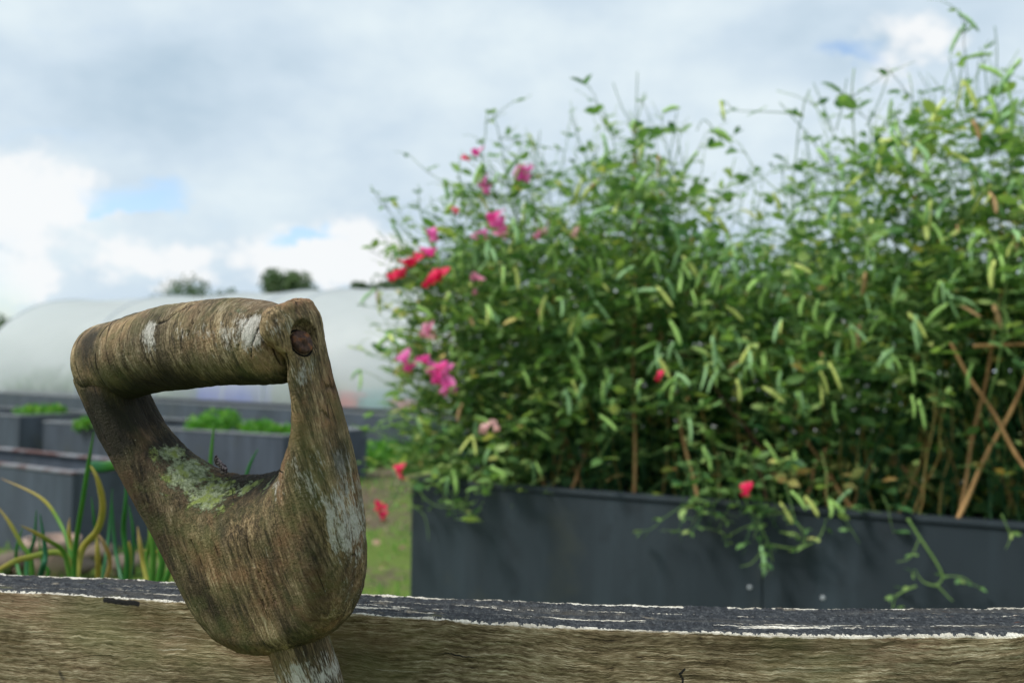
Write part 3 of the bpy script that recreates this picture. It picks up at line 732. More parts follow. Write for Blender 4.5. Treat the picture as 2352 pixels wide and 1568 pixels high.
def rnd_dirs(n, zlo=-1, zhi=1):
    z = rng.uniform(zlo, zhi, n); a = rng.uniform(0, 2 * math.pi, n); r = np.sqrt(np.maximum(1 - z * z, .02))
    return np.stack([r * np.cos(a), r * np.sin(a), z], 1)

# ------------------------------------------------------------------ raised beds of grey panels
def panel_mat(name, c0, c1):
    m = MT(name, .55, .4); ob = m.coord()
    a = m.noise(m.coord((1.6, 1.6, .5)), 1.5, 5, .6); b = m.noise(ob, 160, 3, .7); st = m.noise(m.coord((9, 9, .8)), 1, 4, .6)
    c = m.mix(a, c0, c1)
    c = m.mix(m.ramp(st, [(.46, 0.), (.70, .32)]), c, tuple(min(1, x * 2.1) for x in c1))
    c = m.mix(m.ramp(m.noise(m.coord((3, 3, 2.2)), 2, 6, .7), [(.54, 0.), (.66, .5)]), c, tuple(x * .55 for x in c0))
    c = m.mix(m.ramp(m.noise(ob, 4, 4, .6), [(.55, 0.), (.68, .4)]), c, (.05, .055, .04))
    m.color(c); m.bump(b, .25, .002); m.rough(m.ramp(a, [(.3, .45), (.7, .7)])); return m.m
pm_blue = panel_mat('slate_grey_panel', (.038, .050, .068), (.054, .068, .090))
pm_dark = panel_mat('dark_grey_panel', (.014, .022, .030), (.023, .034, .043))
mr = MT('bed_rim', .5, .5); mr.color(mr.mix(mr.noise(mr.coord(), 12, 4), (.10, .12, .14), (.26, .27, .28))); rim_mat = mr.m
mr = MT('brown_rim_stain', .7); mr.color(mr.mix(mr.ramp(mr.noise(mr.coord((6, 6, 6)), 1, 5, .6), [(.45, 0.), (.55, 1.)]), (.20, .21, .23), (.10, .05, .045))); rim_brown = mr.m
def raised_bed(name, label, group, A, d, wv, L, Wd, zt, mat, rim=None, seams=(), gap=.03):
    """A: near corner on the ground plan, d: along the front, wv: away from the viewer"""
    A = Vector((A[0], A[1], 0)); d = Vector((*d, 0)).normalized(); wv = Vector((*wv, 0)).normalized(); Z = Vector((0, 0, 1))
    t = .025
    r = thing(name, label, 'raised bed', A, group)
    cuts = [0] + list(seams) + [L]
    for s0, s1 in zip(cuts[:-1], cuts[1:]):
        a = Acc(); a.box(A + d * (s0 + .001) - Z * .03, d * (s1 - s0 - .002), wv * t, Z * (zt + .03)); a.build('front_panel', mat, r, False, bevel=.003)
    for s in (0, L - t):
        a = Acc(); a.box(A + d * s + wv * (t + .001) - Z * .03, d * t, wv * (Wd - 2 * t - .002), Z * (zt + .028)); a.build('end_panel', mat, r, False, bevel=.003)
    a = Acc(); a.box(A + wv * (Wd - t) - Z * .03, d * L, wv * t, Z * (zt + .03)); a.build('back_panel', mat, r, False, bevel=.003)
    a = Acc(); rw = .05
    a.box(A - d * .006 - wv * .006 + Z * (zt + .002), d * (L + .012), wv * rw, Z * .012)
    a.box(A - d * .006 + wv * (Wd - rw + .006) + Z * (zt + .002), d * (L + .012), wv * rw, Z * .012)
    for s in (-.006, L + .006 - rw): a.box(A + d * s + wv * (rw - .005) + Z * (zt + .002), d * rw, wv * (Wd - 2 * rw + .010), Z * .012)
    a.build('rim', rim or mat, r, False, bevel=.002)
    soil_sheet(0, 0, 0, 0, zt - .06, r, frame=(np.array(A + d * t + wv * t), np.array(d * (L - 2 * t)), np.array(wv * (Wd - 2 * t))))
    return r, A, d, wv

ZP = .55                                        # the pea planter
pA = PZ(945, 1108, ZP); pB = PZ(2352, 1218, ZP)
pd = Vector((pB.x - pA.x, pB.y - pA.y)).normalized(); pw = Vector((-pd.y, pd.x))
PW, PL = .80, 2.35
seam = (PZ(1750, 1172, ZP) - pA).length
planter, A_, d_, w_ = raised_bed('planter_bed', 'long dark slate-grey planter holding the sweet peas and canes, on the right', None, pA.xy, pd, pw, PL, PW, ZP, pm_dark, None, (seam,))
mscrew = MT('screw_head', .4, .5); mscrew.color((.42, .45, .48))
for sx_, sy_ in ((1722, 1348), (1890, 1372)):
    rr_ = ray(sx_, sy_); nn = Vector((pw.x, pw.y, 0)); t_ = (Vector((pA.x, pA.y, 0)) - C0).dot(nn) / rr_.dot(nn); p_ = C0 + rr_ * t_
    a = Acc(); a.tube([p_ - nn * q for q in (-.001, .0015, .0022)], [.0052, .0052, .003], 12); o = a.build('screw_head', mscrew.m, planter)

zb_ = .40
def dirf(a, b):
    v = Vector((b.x - a.x, b.y - a.y)); return v.normalized()
# nearest bed on the left
c1 = PZ(167, 1090, .38); c0 = PZ(0, 1070, .38); dl = dirf(c1, c0); wl_ = Vector((dl.y, -dl.x))
if wl_.y < 0: wl_ = -wl_
raised_bed('raised_bed', 'slate-grey raised bed with brown stained rim, lowest on the left behind the onion leaves', 'slate-grey raised beds in the background', (c1.x, c1.y), dl, wl_, 2.6, .5, .38, pm_blue, rim_brown)
# middle bed, seen through the handle
c1 = PZ(652, 1003, .38); c0 = PZ(100, 970, .38); dl2 = dirf(c1, c0); w2 = Vector((dl2.y, -dl2.x)); w2 = w2 if w2.y > 0 else -w2
L2 = (c1 - c0).length
mid, mA, md, mw = raised_bed('raised_bed', 'slate-grey raised bed with leafy seedlings, seen through the opening of the wooden handle', 'slate-grey raised beds in the background', (c1.x, c1.y), dl2, w2, L2, 1.0, .38, pm_blue, rim_mat)
# small bed at the left edge
c1 = PZ(45, 957, .38)
lef, lA, ld, lw = raised_bed('raised_bed', 'slate-grey raised bed cut off by the left edge of the photo, beyond the dark gap', 'slate-grey raised beds in the background', (c1.x, c1.y), dl2, w2, 2.2, 1.0, .38, pm_blue, rim_mat)
# long back bed in front of the polytunnel
b1 = PZ(1300, 978, .42); b0 = PZ(-120, 895, .42); dl3 = dirf(b1, b0); w3 = Vector((dl3.y, -dl3.x)); w3 = w3 if w3.y > 0 else -w3
L3 = (b1 - b0).length; s3 = (PZ(385, 922, .42) - b1).length; s4 = (PZ(900, 955, .42) - b1).length
back, bA, bd, bw = raised_bed('raised_bed', 'longest slate-grey raised bed, farthest back and running along the foot of the polytunnel', 'slate-grey raised beds in the background', (b1.x, b1.y), dl3, w3, L3, .9, .42, pm_blue, rim_mat, (s3,))

# ------------------------------------------------------------------ leafy clumps
def clump(name, label, cat, p, rx, rz, n, size, tintr=(.2, .8), group=None, mat=None, stems=8):
    r = thing(name, label, cat, p, group)
    P = rng.normal(0, 1, (n, 3)); P /= np.linalg.norm(P, axis=1)[:, None]; P *= rng.random((n, 1)) ** .45
    P[:, 2] = abs(P[:, 2]); lump = 1 + .45 * (fbm(P + 3, (2.2, 2.2, 2.2), 2) - .5) * 2
    Q = P * np.array([rx, rx, rz]) * lump[:, None] + np.array(p)
    D = P + rnd_dirs(n) * .8 + np.array([0, 0, .2]); 
    leaves_mesh('foliage', Q, D, rnd_dirs(n, .2, 1), rng.uniform(.7, 1.3, n) * size, rng.uniform(.6, 1.1, n) * size, rng.uniform(*tintr, n), mat or grass_mat, r)
    a = Acc()
    for k in range(stems):
        q = Q[rng.integers(n)]; b = np.array(p) + rng.normal(0, rx * .15, 3) * np.array([1, 1, 0])
        a.tube([b, (b + q) / 2 + rng.normal(0, rx * .08, 3), q], [size * .09, size * .07, size * .03], 4, .5)
    a.build('stems', mat or grass_mat, r); return r
seed = [(418, 985, .16, .13), (462, 978, .17, .16), (545, 990, .16, .10), (600, 995, .12, .06), (215, 962, .20, .17), (150, 972, .12, .07)]
for k, (x, y, a_, b_) in enumerate(seed):
    p = PZ(x, y + 12, .36); nm = ['leafy seedling clump nearest the left inner side of the handle opening', 'tallest bright green seedling clump inside the handle opening', 'low feathery green clump toward the right in the handle opening',
        'smallest green clump next to the right arm of the handle, in the opening', 'green clump left of the wooden handle, above the middle slate bed', 'low green sprigs on the far left end of the middle slate bed'][k]
    clump('seedling_clump', nm, 'plant', p + Vector((mw.x, mw.y, 0)) * .25, a_, b_, 260, .05, (.25, .85), 'seedling clumps in the slate beds')
for k, (x, y) in enumerate(((12, 950), (62, 948))):
    clump('seedling_clump', ['green seedlings at the very left edge on the small slate bed', 'green seedlings on the right end of the small left slate bed'][k], 'plant', PZ(x, y + 4, .36) + Vector((lw.x, lw.y, 0)) * .3, .16, .08, 160, .05, (.3, .9), 'seedling clumps in the slate beds')
for k, (x, y, a_, b_) in enumerate([(825, 1058, .28, .15), (880, 1052, .26, .19), (935, 1050, .30, .16), (990, 1050, .26, .20)]):
    clump('weed_clump', ['bright green weeds at the foot of the back bed, just right of the wooden handle', 'tallest bright green weeds at the foot of the back bed', 'bright green weeds at the foot of the back bed beside the pea planter', 'green weeds at the foot of the back bed behind the pea planter corner'][k],
          'weeds', PZ(x, y + 8, 0.0), a_, b_, 520, .05, (.3, .85), 'weeds along the foot of the back bed')

# grass and moss tufts over the ground
n = 26000
gy = rng.uniform(1.75, 9.5, n); gxx = rng.uniform(-1, 1, n) * (gy * .62 + .4)
GP = np.stack([gxx, gy, np.zeros(n)], 1)
keep = fbm(GP, (1.1, 1.1, 1), 2, 4.) + (rng.random(n) - .5) * .18 > np.where(gy < 5.2, .46, .57)
rel = GP[:, :2] - np.array([pA.x, pA.y]); s_ = rel @ np.array(pd); q_ = rel @ np.array(pw)
keep &= ~((s_ > -.03) & (s_ < PL) & (q_ > -.03) & (q_ < PW + .03))
GP = GP[keep]; n = len(GP)
GT = np.array([(0, -.5, 0), (0, .5, 0), (.12, .32, .55), (.12, -.32, .55), (.42, 0, 1.0)]); GTF = np.array([(0, 1, 2, 3), (3, 2, 4, 4)])
GT = np.array([(0, -.5, 0), (0, .5, 0), (.12, .32, .55), (.12, -.32, .55), (.42, .04, 1.0), (.42, -.04, 1.0)]); GTF = np.array([(0, 1, 2, 3), (3, 2, 4, 5)])
an = rng.uniform(0, 6.28, n); hh = rng.uniform(.02, .055, n); ww = rng.uniform(.004, .009, n)
M = np.zeros((n, 3, 3)); M[:, 0, 0] = np.cos(an) * hh; M[:, 1, 0] = np.sin(an) * hh; M[:, 0, 1] = -np.sin(an) * ww; M[:, 1, 1] = np.cos(an) * ww; M[:, 2, 2] = hh
V, F, t = inst(GT, GTF, GP, M, rng.uniform(.2, 1, n) * .95)
tag(part('grass', mesh_np('grass', V, F, grass_mat, True, {'tint': t})), 'short patchy grass and moss between the beds', 'grass', kind='stuff')
# fallen leaves and litter
n = 900
gy = rng.uniform(2.2, 9, n); GP = np.stack([rng.uniform(-1, .3, n) * (gy * .6 + .3), gy, np.full(n, .012)], 1)
litter = leaf_mat('dry_litter', [(0, (.10, .06, .035)), (.5, (.26, .16, .09)), (1, (.42, .33, .24))], .1)
D = rnd_dirs(n, -.15, .15)
V, F, t = inst(LT, LT4, GP, frames(D, rnd_dirs(n, .6, 1)) * (rng.uniform(.02, .05, n)[:, None, None]), rng.random(n))
tag(part('leaf_litter', mesh_np('leaf_litter', V, F, litter, True, {'tint': t})), 'dry fallen leaves scattered on the ground', 'leaf litter', kind='stuff')

# stones and a clay pot in front of the nearest slate bed
mc = MT('stone', .85); mc.color(mc.mix(mc.noise(mc.coord(), 14, 5), (.07, .05, .036), (.20, .16, .125))); mc.bump(mc.noise(mc.coord(), 40, 4), .5, .01)
for k, (x, y, s) in enumerate(((232, 1268, .07), (25, 1290, .07), (180, 1300, .06), (290, 1292, .07))):
    p = PZ(x, y, .03); bm = bmesh.new(); bmesh.ops.create_icosphere(bm, subdivisions=3, radius=1)
    co = np.array([v.co[:] for v in bm.verts]); f_ = .75 + .6 * fbm(co + k * 5, (1.3, 1.3, 1.3), 3)
    for v, q in zip(bm.verts, f_): v.co = v.co * q * s; v.co.z *= .6
    for f in bm.faces: f.smooth = True
    me = bpy.data.meshes.new('stone'); bm.to_mesh(me); bm.free(); me.materials.append(mc.m)
    o = part('stone', me); o.location = p
    tag(o, ['brown rounded stone at the foot of the nearest slate bed, under its corner', 'pale brown stone near the left edge on the ground', 'small brown stone among the onion leaves', 'reddish brown stone just left of the wooden handle'][k], 'stone', 'stones on the ground by the nearest slate bed')
mt = MT('terracotta', .8); mt.color(mt.mix(mt.noise(mt.coord(), 20, 5), (.20, .12, .085), (.40, .31, .26))); tp = PZ(118, 1322, .0)
pot = thing('clay_pot', 'pale brown clay pot standing behind the plank among onion leaves', 'plant pot', tp)
def lathe(prof, n=32):
    V = [(r * math.cos(t), r * math.sin(t), z) for r, z in prof for t in np.linspace(0, 2 * math.pi, n, endpoint=False)]
    F = [(i * n + k, i * n + (k + 1) % n, (i + 1) * n + (k + 1) % n, (i + 1) * n + k) for i in range(len(prof) - 1) for k in range(n)]
    return np.array(V), F
V, F = lathe([(.001, 0), (.075, 0), (.098, .14), (.09, .14), (.085, .13), (.07, .02), (.001, .02)]); part('pot_body', mesh_np('pot_body', V, F, mt.m), pot)
V, F = lathe([(.101, .122), (.112, .122), (.113, .160), (.096, .160), (.096, .124)]); part('pot_rim', mesh_np('pot_rim', V, F, mt.m), pot)

# ------------------------------------------------------------------ onion leaves
on_mat = leaf_mat('onion_leaf', [(0, (.03, .14, .07)), (.25, (.045, .20, .03)), (.45, (.12, .28, .04)), (.65, (.42, .36, .07)), (.82, (.52, .40, .14)), (1, (.42, .28, .17))], .3, .45)
def blade(acc, pts, wd, t0, t1, flat=.35, Y=None):
    """pts: (x, y, Y) seen positions; a long tapering strap"""
    P = catmull([tuple(PY(*p)) for p in pts], 6, False); n = len(P)
    T = np.gradient(P, axis=0); T /= np.linalg.norm(T, axis=1)[:, None]
    ref = np.array([.25, -1, .1]); k = np.linspace(0, 1, n)
    wdt = wd * np.interp(k, [0, .15, .7, 1], [.75, 1, .8, .12]); S = np.cross(T, ref); S /= np.linalg.norm(S, axis=1)[:, None]; U = np.cross(S, T)
    V = []
    for i in range(n):
        for q in range(8):
            a = q * math.pi / 4; V.append(P[i] + S[i] * math.cos(a) * wdt[i] + U[i] * math.sin(a) * wdt[i] * flat)
    F = [(i * 8 + q, i * 8 + (q + 1) % 8, (i + 1) * 8 + (q + 1) % 8, (i + 1) * 8 + q) for i in range(n - 1) for q in range(8)]
    acc.add(V, F, np.repeat(t0 + (t1 - t0) * k ** 2, 8))
def onion(label, x, y, Y, blades):
    base = PY(x, y, Y); base.z = .47
    r = thing('onion_plant', label, 'onion plant', base, 'onion plants growing behind the plank')
    for pts, wd, t0, t1 in blades:
        a = Acc(); blade(a, [(x + random.uniform(-6, 6), y + 60, Y)] + pts, wd * .52, t0, t1); a.build('leaf', on_mat, r)
    return r
onion('onion plant with the tallest upright green blade and a long drooping yellow blade', 172, 1330, .92,
      [([(172, 1270, .92), (190, 1150, .90), (204, 1060, .89), (216, 990, .88)], .0050, .30, .33),
       ([(150, 1275, .93), (60, 1281, .92), (15, 1298, .90), (-40, 1330, .88)], .0062, .55, .66),
       ([(160, 1262, .94), (132, 1190, .96), (90, 1140, .97), (2, 1098, .98)], .0042, .30, 1.0),
       ([(150, 1275, .92), (110, 1240, .90), (80, 1222, .89), (48, 1206, .88)], .0046, .42, .9),
       ([(164, 1265, .94), (158, 1220, .94), (160, 1188, .94)], .0040, .5, 1.0),
       ([(185, 1270, .95), (225, 1215, .94), (236, 1160, .93), (224, 1100, .92), (206, 1066, .92)], .0070, .62, .72)])
onion('onion plant with short curled tan and yellow blades before the dark bed end', 225, 1330, .98,
      [([(224, 1290, .98), (222, 1240, .98), (216, 1190, .97), (210, 1140, .97)], .0040, .1, .2), ([(225, 1290, .96), (222, 1230, .96)], .0058, .62, .75),
       ([(252, 1300, .97), (240, 1250, .95), (218, 1218, .95)], .0045, .85, 1.0), ([(240, 1300, 1.0), (252, 1210, 1.02), (258, 1120, 1.02)], .0038, .05, .15)])
onion('onion plant with two straight deep green blades beside the left edge of the handle', 288, 1330, .95,
      [([(292, 1290, .95), (284, 1220, .95), (288, 1160, .94), (294, 1060, .94)], .0054, .22, .15), ([(298, 1290, .96), (296, 1240, .96)], .0056, .5, .72),
       ([(304, 1290, .97), (306, 1220, .97), (296, 1160, .97)], .0040, .1, .2), ([(270, 1290, .99), (262, 1230, 1.0), (258, 1150, 1.0)], .004, .08, .1)])
onion('clump of green and yellow onion blades touching the lower left side of the handle', 350, 1335, .90,
      [([(352, 1290, .9), (350, 1240, .9), (346, 1170, .9)], .0058, .35, .5), ([(372, 1300, .9), (366, 1250, .9), (362, 1200, .9)], .0066, .32, .42), ([(330, 1300, .92), (322, 1250, .92), (316, 1208, .92)], .0046, .6, .95),
       ([(336, 1300, .93), (344, 1240, .93), (340, 1180, .93)], .0042, .38, .6), ([(390, 1310, .9), (392, 1280, .9), (384, 1230, .9)], .006, .3, .35), ([(400, 1310, .95), (372, 1270, .95), (322, 1262, .95)], .004, .5, .8)])
onion('onion plant at the left edge with a leaning tan-tipped blade', 68, 1335, .95,
      [([(72, 1290, .95), (50, 1250, .95), (22, 1200, .95), (-8, 1160, .95)], .0048, .35, .9), ([(62, 1290, .97), (78, 1240, .97), (84, 1170, .97)], .0046, .1, .1), ([(96, 1310, .9), (104, 1270, .9), (92, 1180, .9)], .0058, .0, .05),
       ([(40, 1300, 1), (38, 1260, 1), (52, 1210, 1)], .004, .2, .3), ([(110, 1320, .95), (98, 1290, .95), (88, 1230, .95)], .004, .25, .3)])
onion('onion plant behind the handle whose blade tips show through its opening', 520, 1340, .92,
      [([(480, 1180, .92), (484, 1060, .92), (493, 962, .92)], .0048, .25, .4), ([(545, 1180, .92), (570, 1078, .92), (593, 1030, .92)], .0040, .12, .2), ([(510, 1250, .95), (500, 1170, .95)], .005, .3, .4)])
r = thing('leafy_weed', 'low green leafy weed among the onion leaves behind the plank', 'weed', (PY(60, 1330, 1.05).x, 1.05, .56))
n = 260; a0 = np.array(r.location); Q = a0 + rng.normal(0, 1, (n, 3)) * np.array([.12, .04, .02]) + np.array([.02, 0, .0])
leaves_mesh('foliage', Q, rnd_dirs(n, -.2, .9), rnd_dirs(n, .2, 1), rng.uniform(.01, .022, n), rng.uniform(.008, .018, n), rng.uniform(.1, .9, n), grass_mat, r)
# twisted teal and yellow ribbon of dead leaf over the bed rim
a = Acc(); blade(a, [(206, 1070, 1.1), (232, 1072, 1.1), (262, 1068, 1.1), (300, 1062, 1.1)], .007, .05, .7, .2)
rb = thing('cord', 'twisted teal and yellow cord hanging level with the rim of the nearest slate bed', 'cord', PY(240, 1070, 1.1)); a.build('strand', on_mat, rb)
#PART4
# ------------------------------------------------------------------ polytunnels
def film_mat():
    m = MT('polythene', .35, .5); ob = m.coord()
    cr = m.noise(m.coord((1.2, 5, 1)), 1.5, 5, .6); c = m.mix(cr, (.62, .66, .68), (.76, .79, .80)); m.color(c)
    m.bump(m.noise(m.coord((14, 1, 1)), 1, 4, .6), .25, .02)
    tr = m.n.new('ShaderNodeBsdfTranslucent'); tr.inputs[0].default_value = (.74, .79, .80, 1)
    a = m.n.new('ShaderNodeMixShader'); a.inputs[0].default_value = .5; m.l.new(m.b.outputs[0], a.inputs[1]); m.l.new(tr.outputs[0], a.inputs[2])
    tp = m.n.new('ShaderNodeBsdfTransparent'); b = m.n.new('ShaderNodeMixShader')
    sz = m.n.new('ShaderNodeSeparateXYZ'); m.l.new(ob, sz.inputs[0]); m.l.new(m.math('MULTIPLY', m.ramp(m.noise(ob, .8, 4, .6), [(.35, .7), (.65, 1.)]), m.ramp(sz.outputs[2], [(.40, .58), (.95, .10)])), b.inputs[0]); m.l.new(a.outputs[0], b.inputs[1]); m.l.new(tp.outputs[0], b.inputs[2]); m.l.new(b.outputs[0], m.out.inputs[0])
    return m.m
film = film_mat()
mh = MT('galvanised_hoop', .4, .6); mh.color((.42, .46, .50)); mh.b.inputs['Metallic'].default_value = .3
mwh = MT('white_post', .5); mwh.color((.75, .77, .78))
def tunnel(label, R0, dv, wv, L, half, h, hoops, sag):
    """R0 ridge point at the left end (ground plan), dv along, wv away"""
    dv = Vector((*dv, 0)); wv = Vector((*wv, 0)); o0 = Vector((R0[0], R0[1], 0))
    r = thing('polytunnel', label, 'polytunnel', o0, 'polytunnels beyond the raised beds')
    def sec(t, k=1.0):     # t 0 near foot .. 1 far foot
        a = math.pi * (1 - t); ca, sa = math.cos(a), math.sin(a)
        return math.copysign(abs(ca) ** .9, ca) * half * -1 * -1, (abs(sa) ** .75) * h * k
    ns, nt_ = int(L / .12), 48
    hp = np.array(hoops)
    V = []
    for i in range(ns + 1):
        s = L * i / ns; dd = np.min(abs(hp - s)); k = 1 - sag * (1 - math.exp(-(dd / .45) ** 2))
        for j in range(nt_ + 1):
            a, z = sec(j / nt_, k); wob = 1 + .006 * math.sin(s * 3.1 + j * .7)
            V.append(o0 + dv * s + wv * (a * wob) + Vector((0, 0, z)))
    F = [(i * (nt_ + 1) + j, (i + 1) * (nt_ + 1) + j, (i + 1) * (nt_ + 1) + j + 1, i * (nt_ + 1) + j + 1) for i in range(ns) for j in range(nt_)]
    a = Acc(); a.add([tuple(v) for v in V], F); a.build('film_cover', film, r)
    for s in (0.0, L):      # end walls
        a = Acc(); P = [tuple(o0 + dv * s + wv * sec(j / 24)[0] + Vector((0, 0, sec(j / 24)[1]))) for j in range(25)]
        a.add(P + [tuple(o0 + dv * s)], [(j, j + 1, 25) for j in range(24)]); a.build('end_wall', film, r, False)
    for s in hoops:
        a = Acc(); a.tube([tuple(o0 + dv * s + wv * (sec(j / 32)[0] * .998) + Vector((0, 0, sec(j / 32)[1] * .998))) for j in range(33)], .022, 6); a.build('hoop', mh.m, r)
    a = Acc(); a.box(o0 - wv * (half + .03) + Vector((0, 0, -.02)), dv * L, wv * .03, Vector((0, 0, .22))); a.build('base_rail', mwh.m, r, False)
    return r, o0, dv, wv
RZ = 2.18
ra, rb_ = PZ(200, 690, RZ), PZ(860, 664, RZ)
tdv = Vector((rb_.x - ra.x, rb_.y - ra.y)).normalized(); twv = Vector((-tdv.y, tdv.x))
TL = (rb_ - ra).length + 3.0
hoopS = [.03, (PZ(430, 682, RZ) - ra).length, (PZ(560, 674, RZ) - ra).length + .2, (PZ(720, 668, RZ) - ra).length + .1, (PZ(960, 690, RZ) - ra).length, TL - .03]
tun, to, tdv3, twv3 = tunnel('long whitish polytunnel with sagging film, running behind all the slate beds', (ra.x, ra.y), tdv, twv, TL, 2.2, RZ, sorted(hoopS), .016)
q = PZ(1010, 652, 2.3); tunnel('smaller white polytunnel whose arched top shows behind the red sweet pea flowers', (q.x - tdv.x * 1.0 + 3.2, q.y + 3.0), tdv, twv, 6, 2.0, 2.55, [.03, 3, 5.97], .02)
# things kept inside the long tunnel
def mat1(name, c, rough=.6):
    m = MT(name, rough); v = m.noise(m.coord(), 8, 4); m.color(m.mix(v, tuple(x * .75 for x in c), c)); return m.m
mcs = {'blue': mat1('blue_plastic', (.06, .13, .62)), 'red': mat1('red_plastic', (.62, .10, .06)), 'teal': mat1('teal_plastic', (.08, .36, .33))}
def near_side(x, inset):               # ground point inside the near wall, seen at column x
    r_ = ray(x, 950); n_ = Vector((twv.x, twv.y, 0)); base = to - twv3 * (2.2 - inset)
    t_ = (base - C0).dot(n_) / r_.dot(n_); p = C0 + r_ * t_; return Vector((p.x, p.y, 0))
for k, (x, cl, wd, ht) in enumerate(((480, 'blue', .50, .50), (545, 'blue', .55, .46), (798, 'red', .28, .42), (826, 'red', .20, .40), (868, 'teal', .70, .45), (925, 'red', .40, .32))):
    p = near_side(x, .14); r_ = thing('storage_crate', '%s plastic crate seen blurred through the tunnel film, %s' % (cl, ['left one in the handle opening', 'right one in the handle opening', 'just left of the white post', 'just right of the white post', 'between the post and the pea flowers', 'right beside the pea flowers'][k]),
        'crate', p, 'crates inside the polytunnel')
    a = Acc(); o_ = p + Vector((0, 0, .12)) - tdv3 * wd / 2; t_ = .02; Z = Vector((0, 0, ht))
    a.box(o_, tdv3 * wd, twv3 * t_, Z); a.box(o_ + twv3 * .38, tdv3 * wd, twv3 * t_, Z); a.box(o_ + twv3 * .021, tdv3 * t_, twv3 * .358, Z); a.box(o_ + tdv3 * (wd - t_) + twv3 * .021, tdv3 * t_, twv3 * .358, Z)
    a.box(o_ + Vector((0, 0, -.02)), tdv3 * wd, twv3 * .4, Vector((0, 0, .018))); a.build('crate_body', mcs[cl], r_, False, bevel=.006)
    a = Acc(); a.box(o_ + Z - tdv3 * .015 - twv3 * .02, tdv3 * (wd + .03), twv3 * .018, Vector((0, 0, .04))); a.box(o_ + Z - tdv3 * .015 + twv3 * .402, tdv3 * (wd + .03), twv3 * .018, Vector((0, 0, .04))); a.build('crate_rim', mcs[cl], r_, False)
for k, x in enumerate((30, 120, 200, 300, 390, 440, 610, 650, 740, 960)):
    p = near_side(x, .9 + .2 * (k % 3)); p.z = .05
    clump('crop_plant', 'blurred green leafy crop inside the polytunnel, %s from its left end' % ['first', 'second', 'third', 'fourth', 'fifth', 'sixth', 'seventh', 'eighth', 'ninth', 'tenth'][k], 'plant', p, .45, .62 + .25 * random.random(), 420, .12, (.3, .8), 'crops inside the polytunnel')

# ------------------------------------------------------------------ trees
bark = mat1('bark', (.10, .075, .055), .9)
def tree(label, p, h, rx, crown_z, n, size, grp='trees beyond the polytunnel', tint=(0, 1)):
    r = thing('tree', label, 'tree', p, grp); a = Acc(); p = Vector(p)
    a.tube([p + Vector((0, 0, -.2)), p + Vector((.05, 0, h * .3)), p + Vector((-.08, .05, h * .6)), p + Vector((0, 0, h * .85))], [h * .035, h * .03, h * .02, h * .006], 8)
    cl = []
    for k in range(30):
        an = random.uniform(0, 6.28); e = random.uniform(.1, 1); z = crown_z + (h - crown_z) * random.random() * .86
        q = p + Vector((math.cos(an) * rx * e * .75, math.sin(an) * rx * e * .75, z)); cl.append(q)
        a.tube([p + Vector((0, 0, z * .6)), (p + q) / 2 + Vector((0, 0, z * .35)), q], [h * .014, h * .008, h * .003], 5)
    a.build('trunk', bark, r)
    ci = rng.integers(0, len(cl), n); C = np.array([tuple(c) for c in cl])[ci]
    P = rng.normal(0, 1, (n, 3)); P /= np.linalg.norm(P, axis=1)[:, None]; P *= rng.random((n, 1)) ** .35
    Q = C + P * np.array([rx * .40, rx * .40, (h - crown_z) * .26]) * (.7 + .6 * rng.random(len(cl))[ci])[:, None]
    leaves_mesh('crown', Q, rnd_dirs(n), rnd_dirs(n), rng.uniform(.7, 1.3, n) * size, rng.uniform(.7, 1.3, n) * size, np.clip(rng.uniform(*tint, n) * .6 + (ci % 5) * .08, 0, 1), tree_mat, r)
def at(x, y, Y): p = PY(x, y, Y); return p
def place_tree(label, x, ytop, Y, rx, n=2600, size=.30, tint=(0, 1)):
    p = at(x, ytop, Y); h = p.z; tree(label, (p.x, p.y, -.1), h, rx, max(h - rx * 2.1, h * .2), n, size, tint=tint)
place_tree('low dark green dome of a tree crown just above the tunnel ridge, over the grip', 478, 653, 38, 2.3, 12000, .14, (0, .7))
place_tree('rounded bushy grey-green tree standing above the tunnel ridge by itself', 666, 616, 34, .95, 9000, .11, (.4, 1))
place_tree('tiny tree top peeping over the tunnel between the lone round tree and the flowers', 829, 645, 40, .45, 2500, .12)
place_tree('dark green tree at the left edge beyond the end of the polytunnel', 5, 728, 42, 1.7, 7000, .16)
place_tree('dark tree at the left edge, lower and nearer the tunnel end', -35, 735, 40, 1.4, 5000, .16)
for k, (x, y) in enumerate(((960, 590), (1040, 562), (1130, 560), (1240, 560), (1420, 600), (1620, 590), (1850, 570), (2080, 560), (2300, 560))):
    place_tree(['dark tree behind the red sweet pea flowers', 'dark tree behind the pink sweet pea flowers, tallest there', 'dark tree just right of the pink flowers behind the peas', 'dark tree behind the left part of the pea thicket', 'tree behind the middle of the pea thicket, above the second cane',
                'tree behind the pea thicket at the middle canes', 'tree behind the dip of the pea thicket', 'tree behind the right part of the pea thicket', 'tree behind the far right of the pea thicket'][k], x, y, 24 + 2 * (k % 3), 1.5 + .3 * (k % 2), 3000, .22)

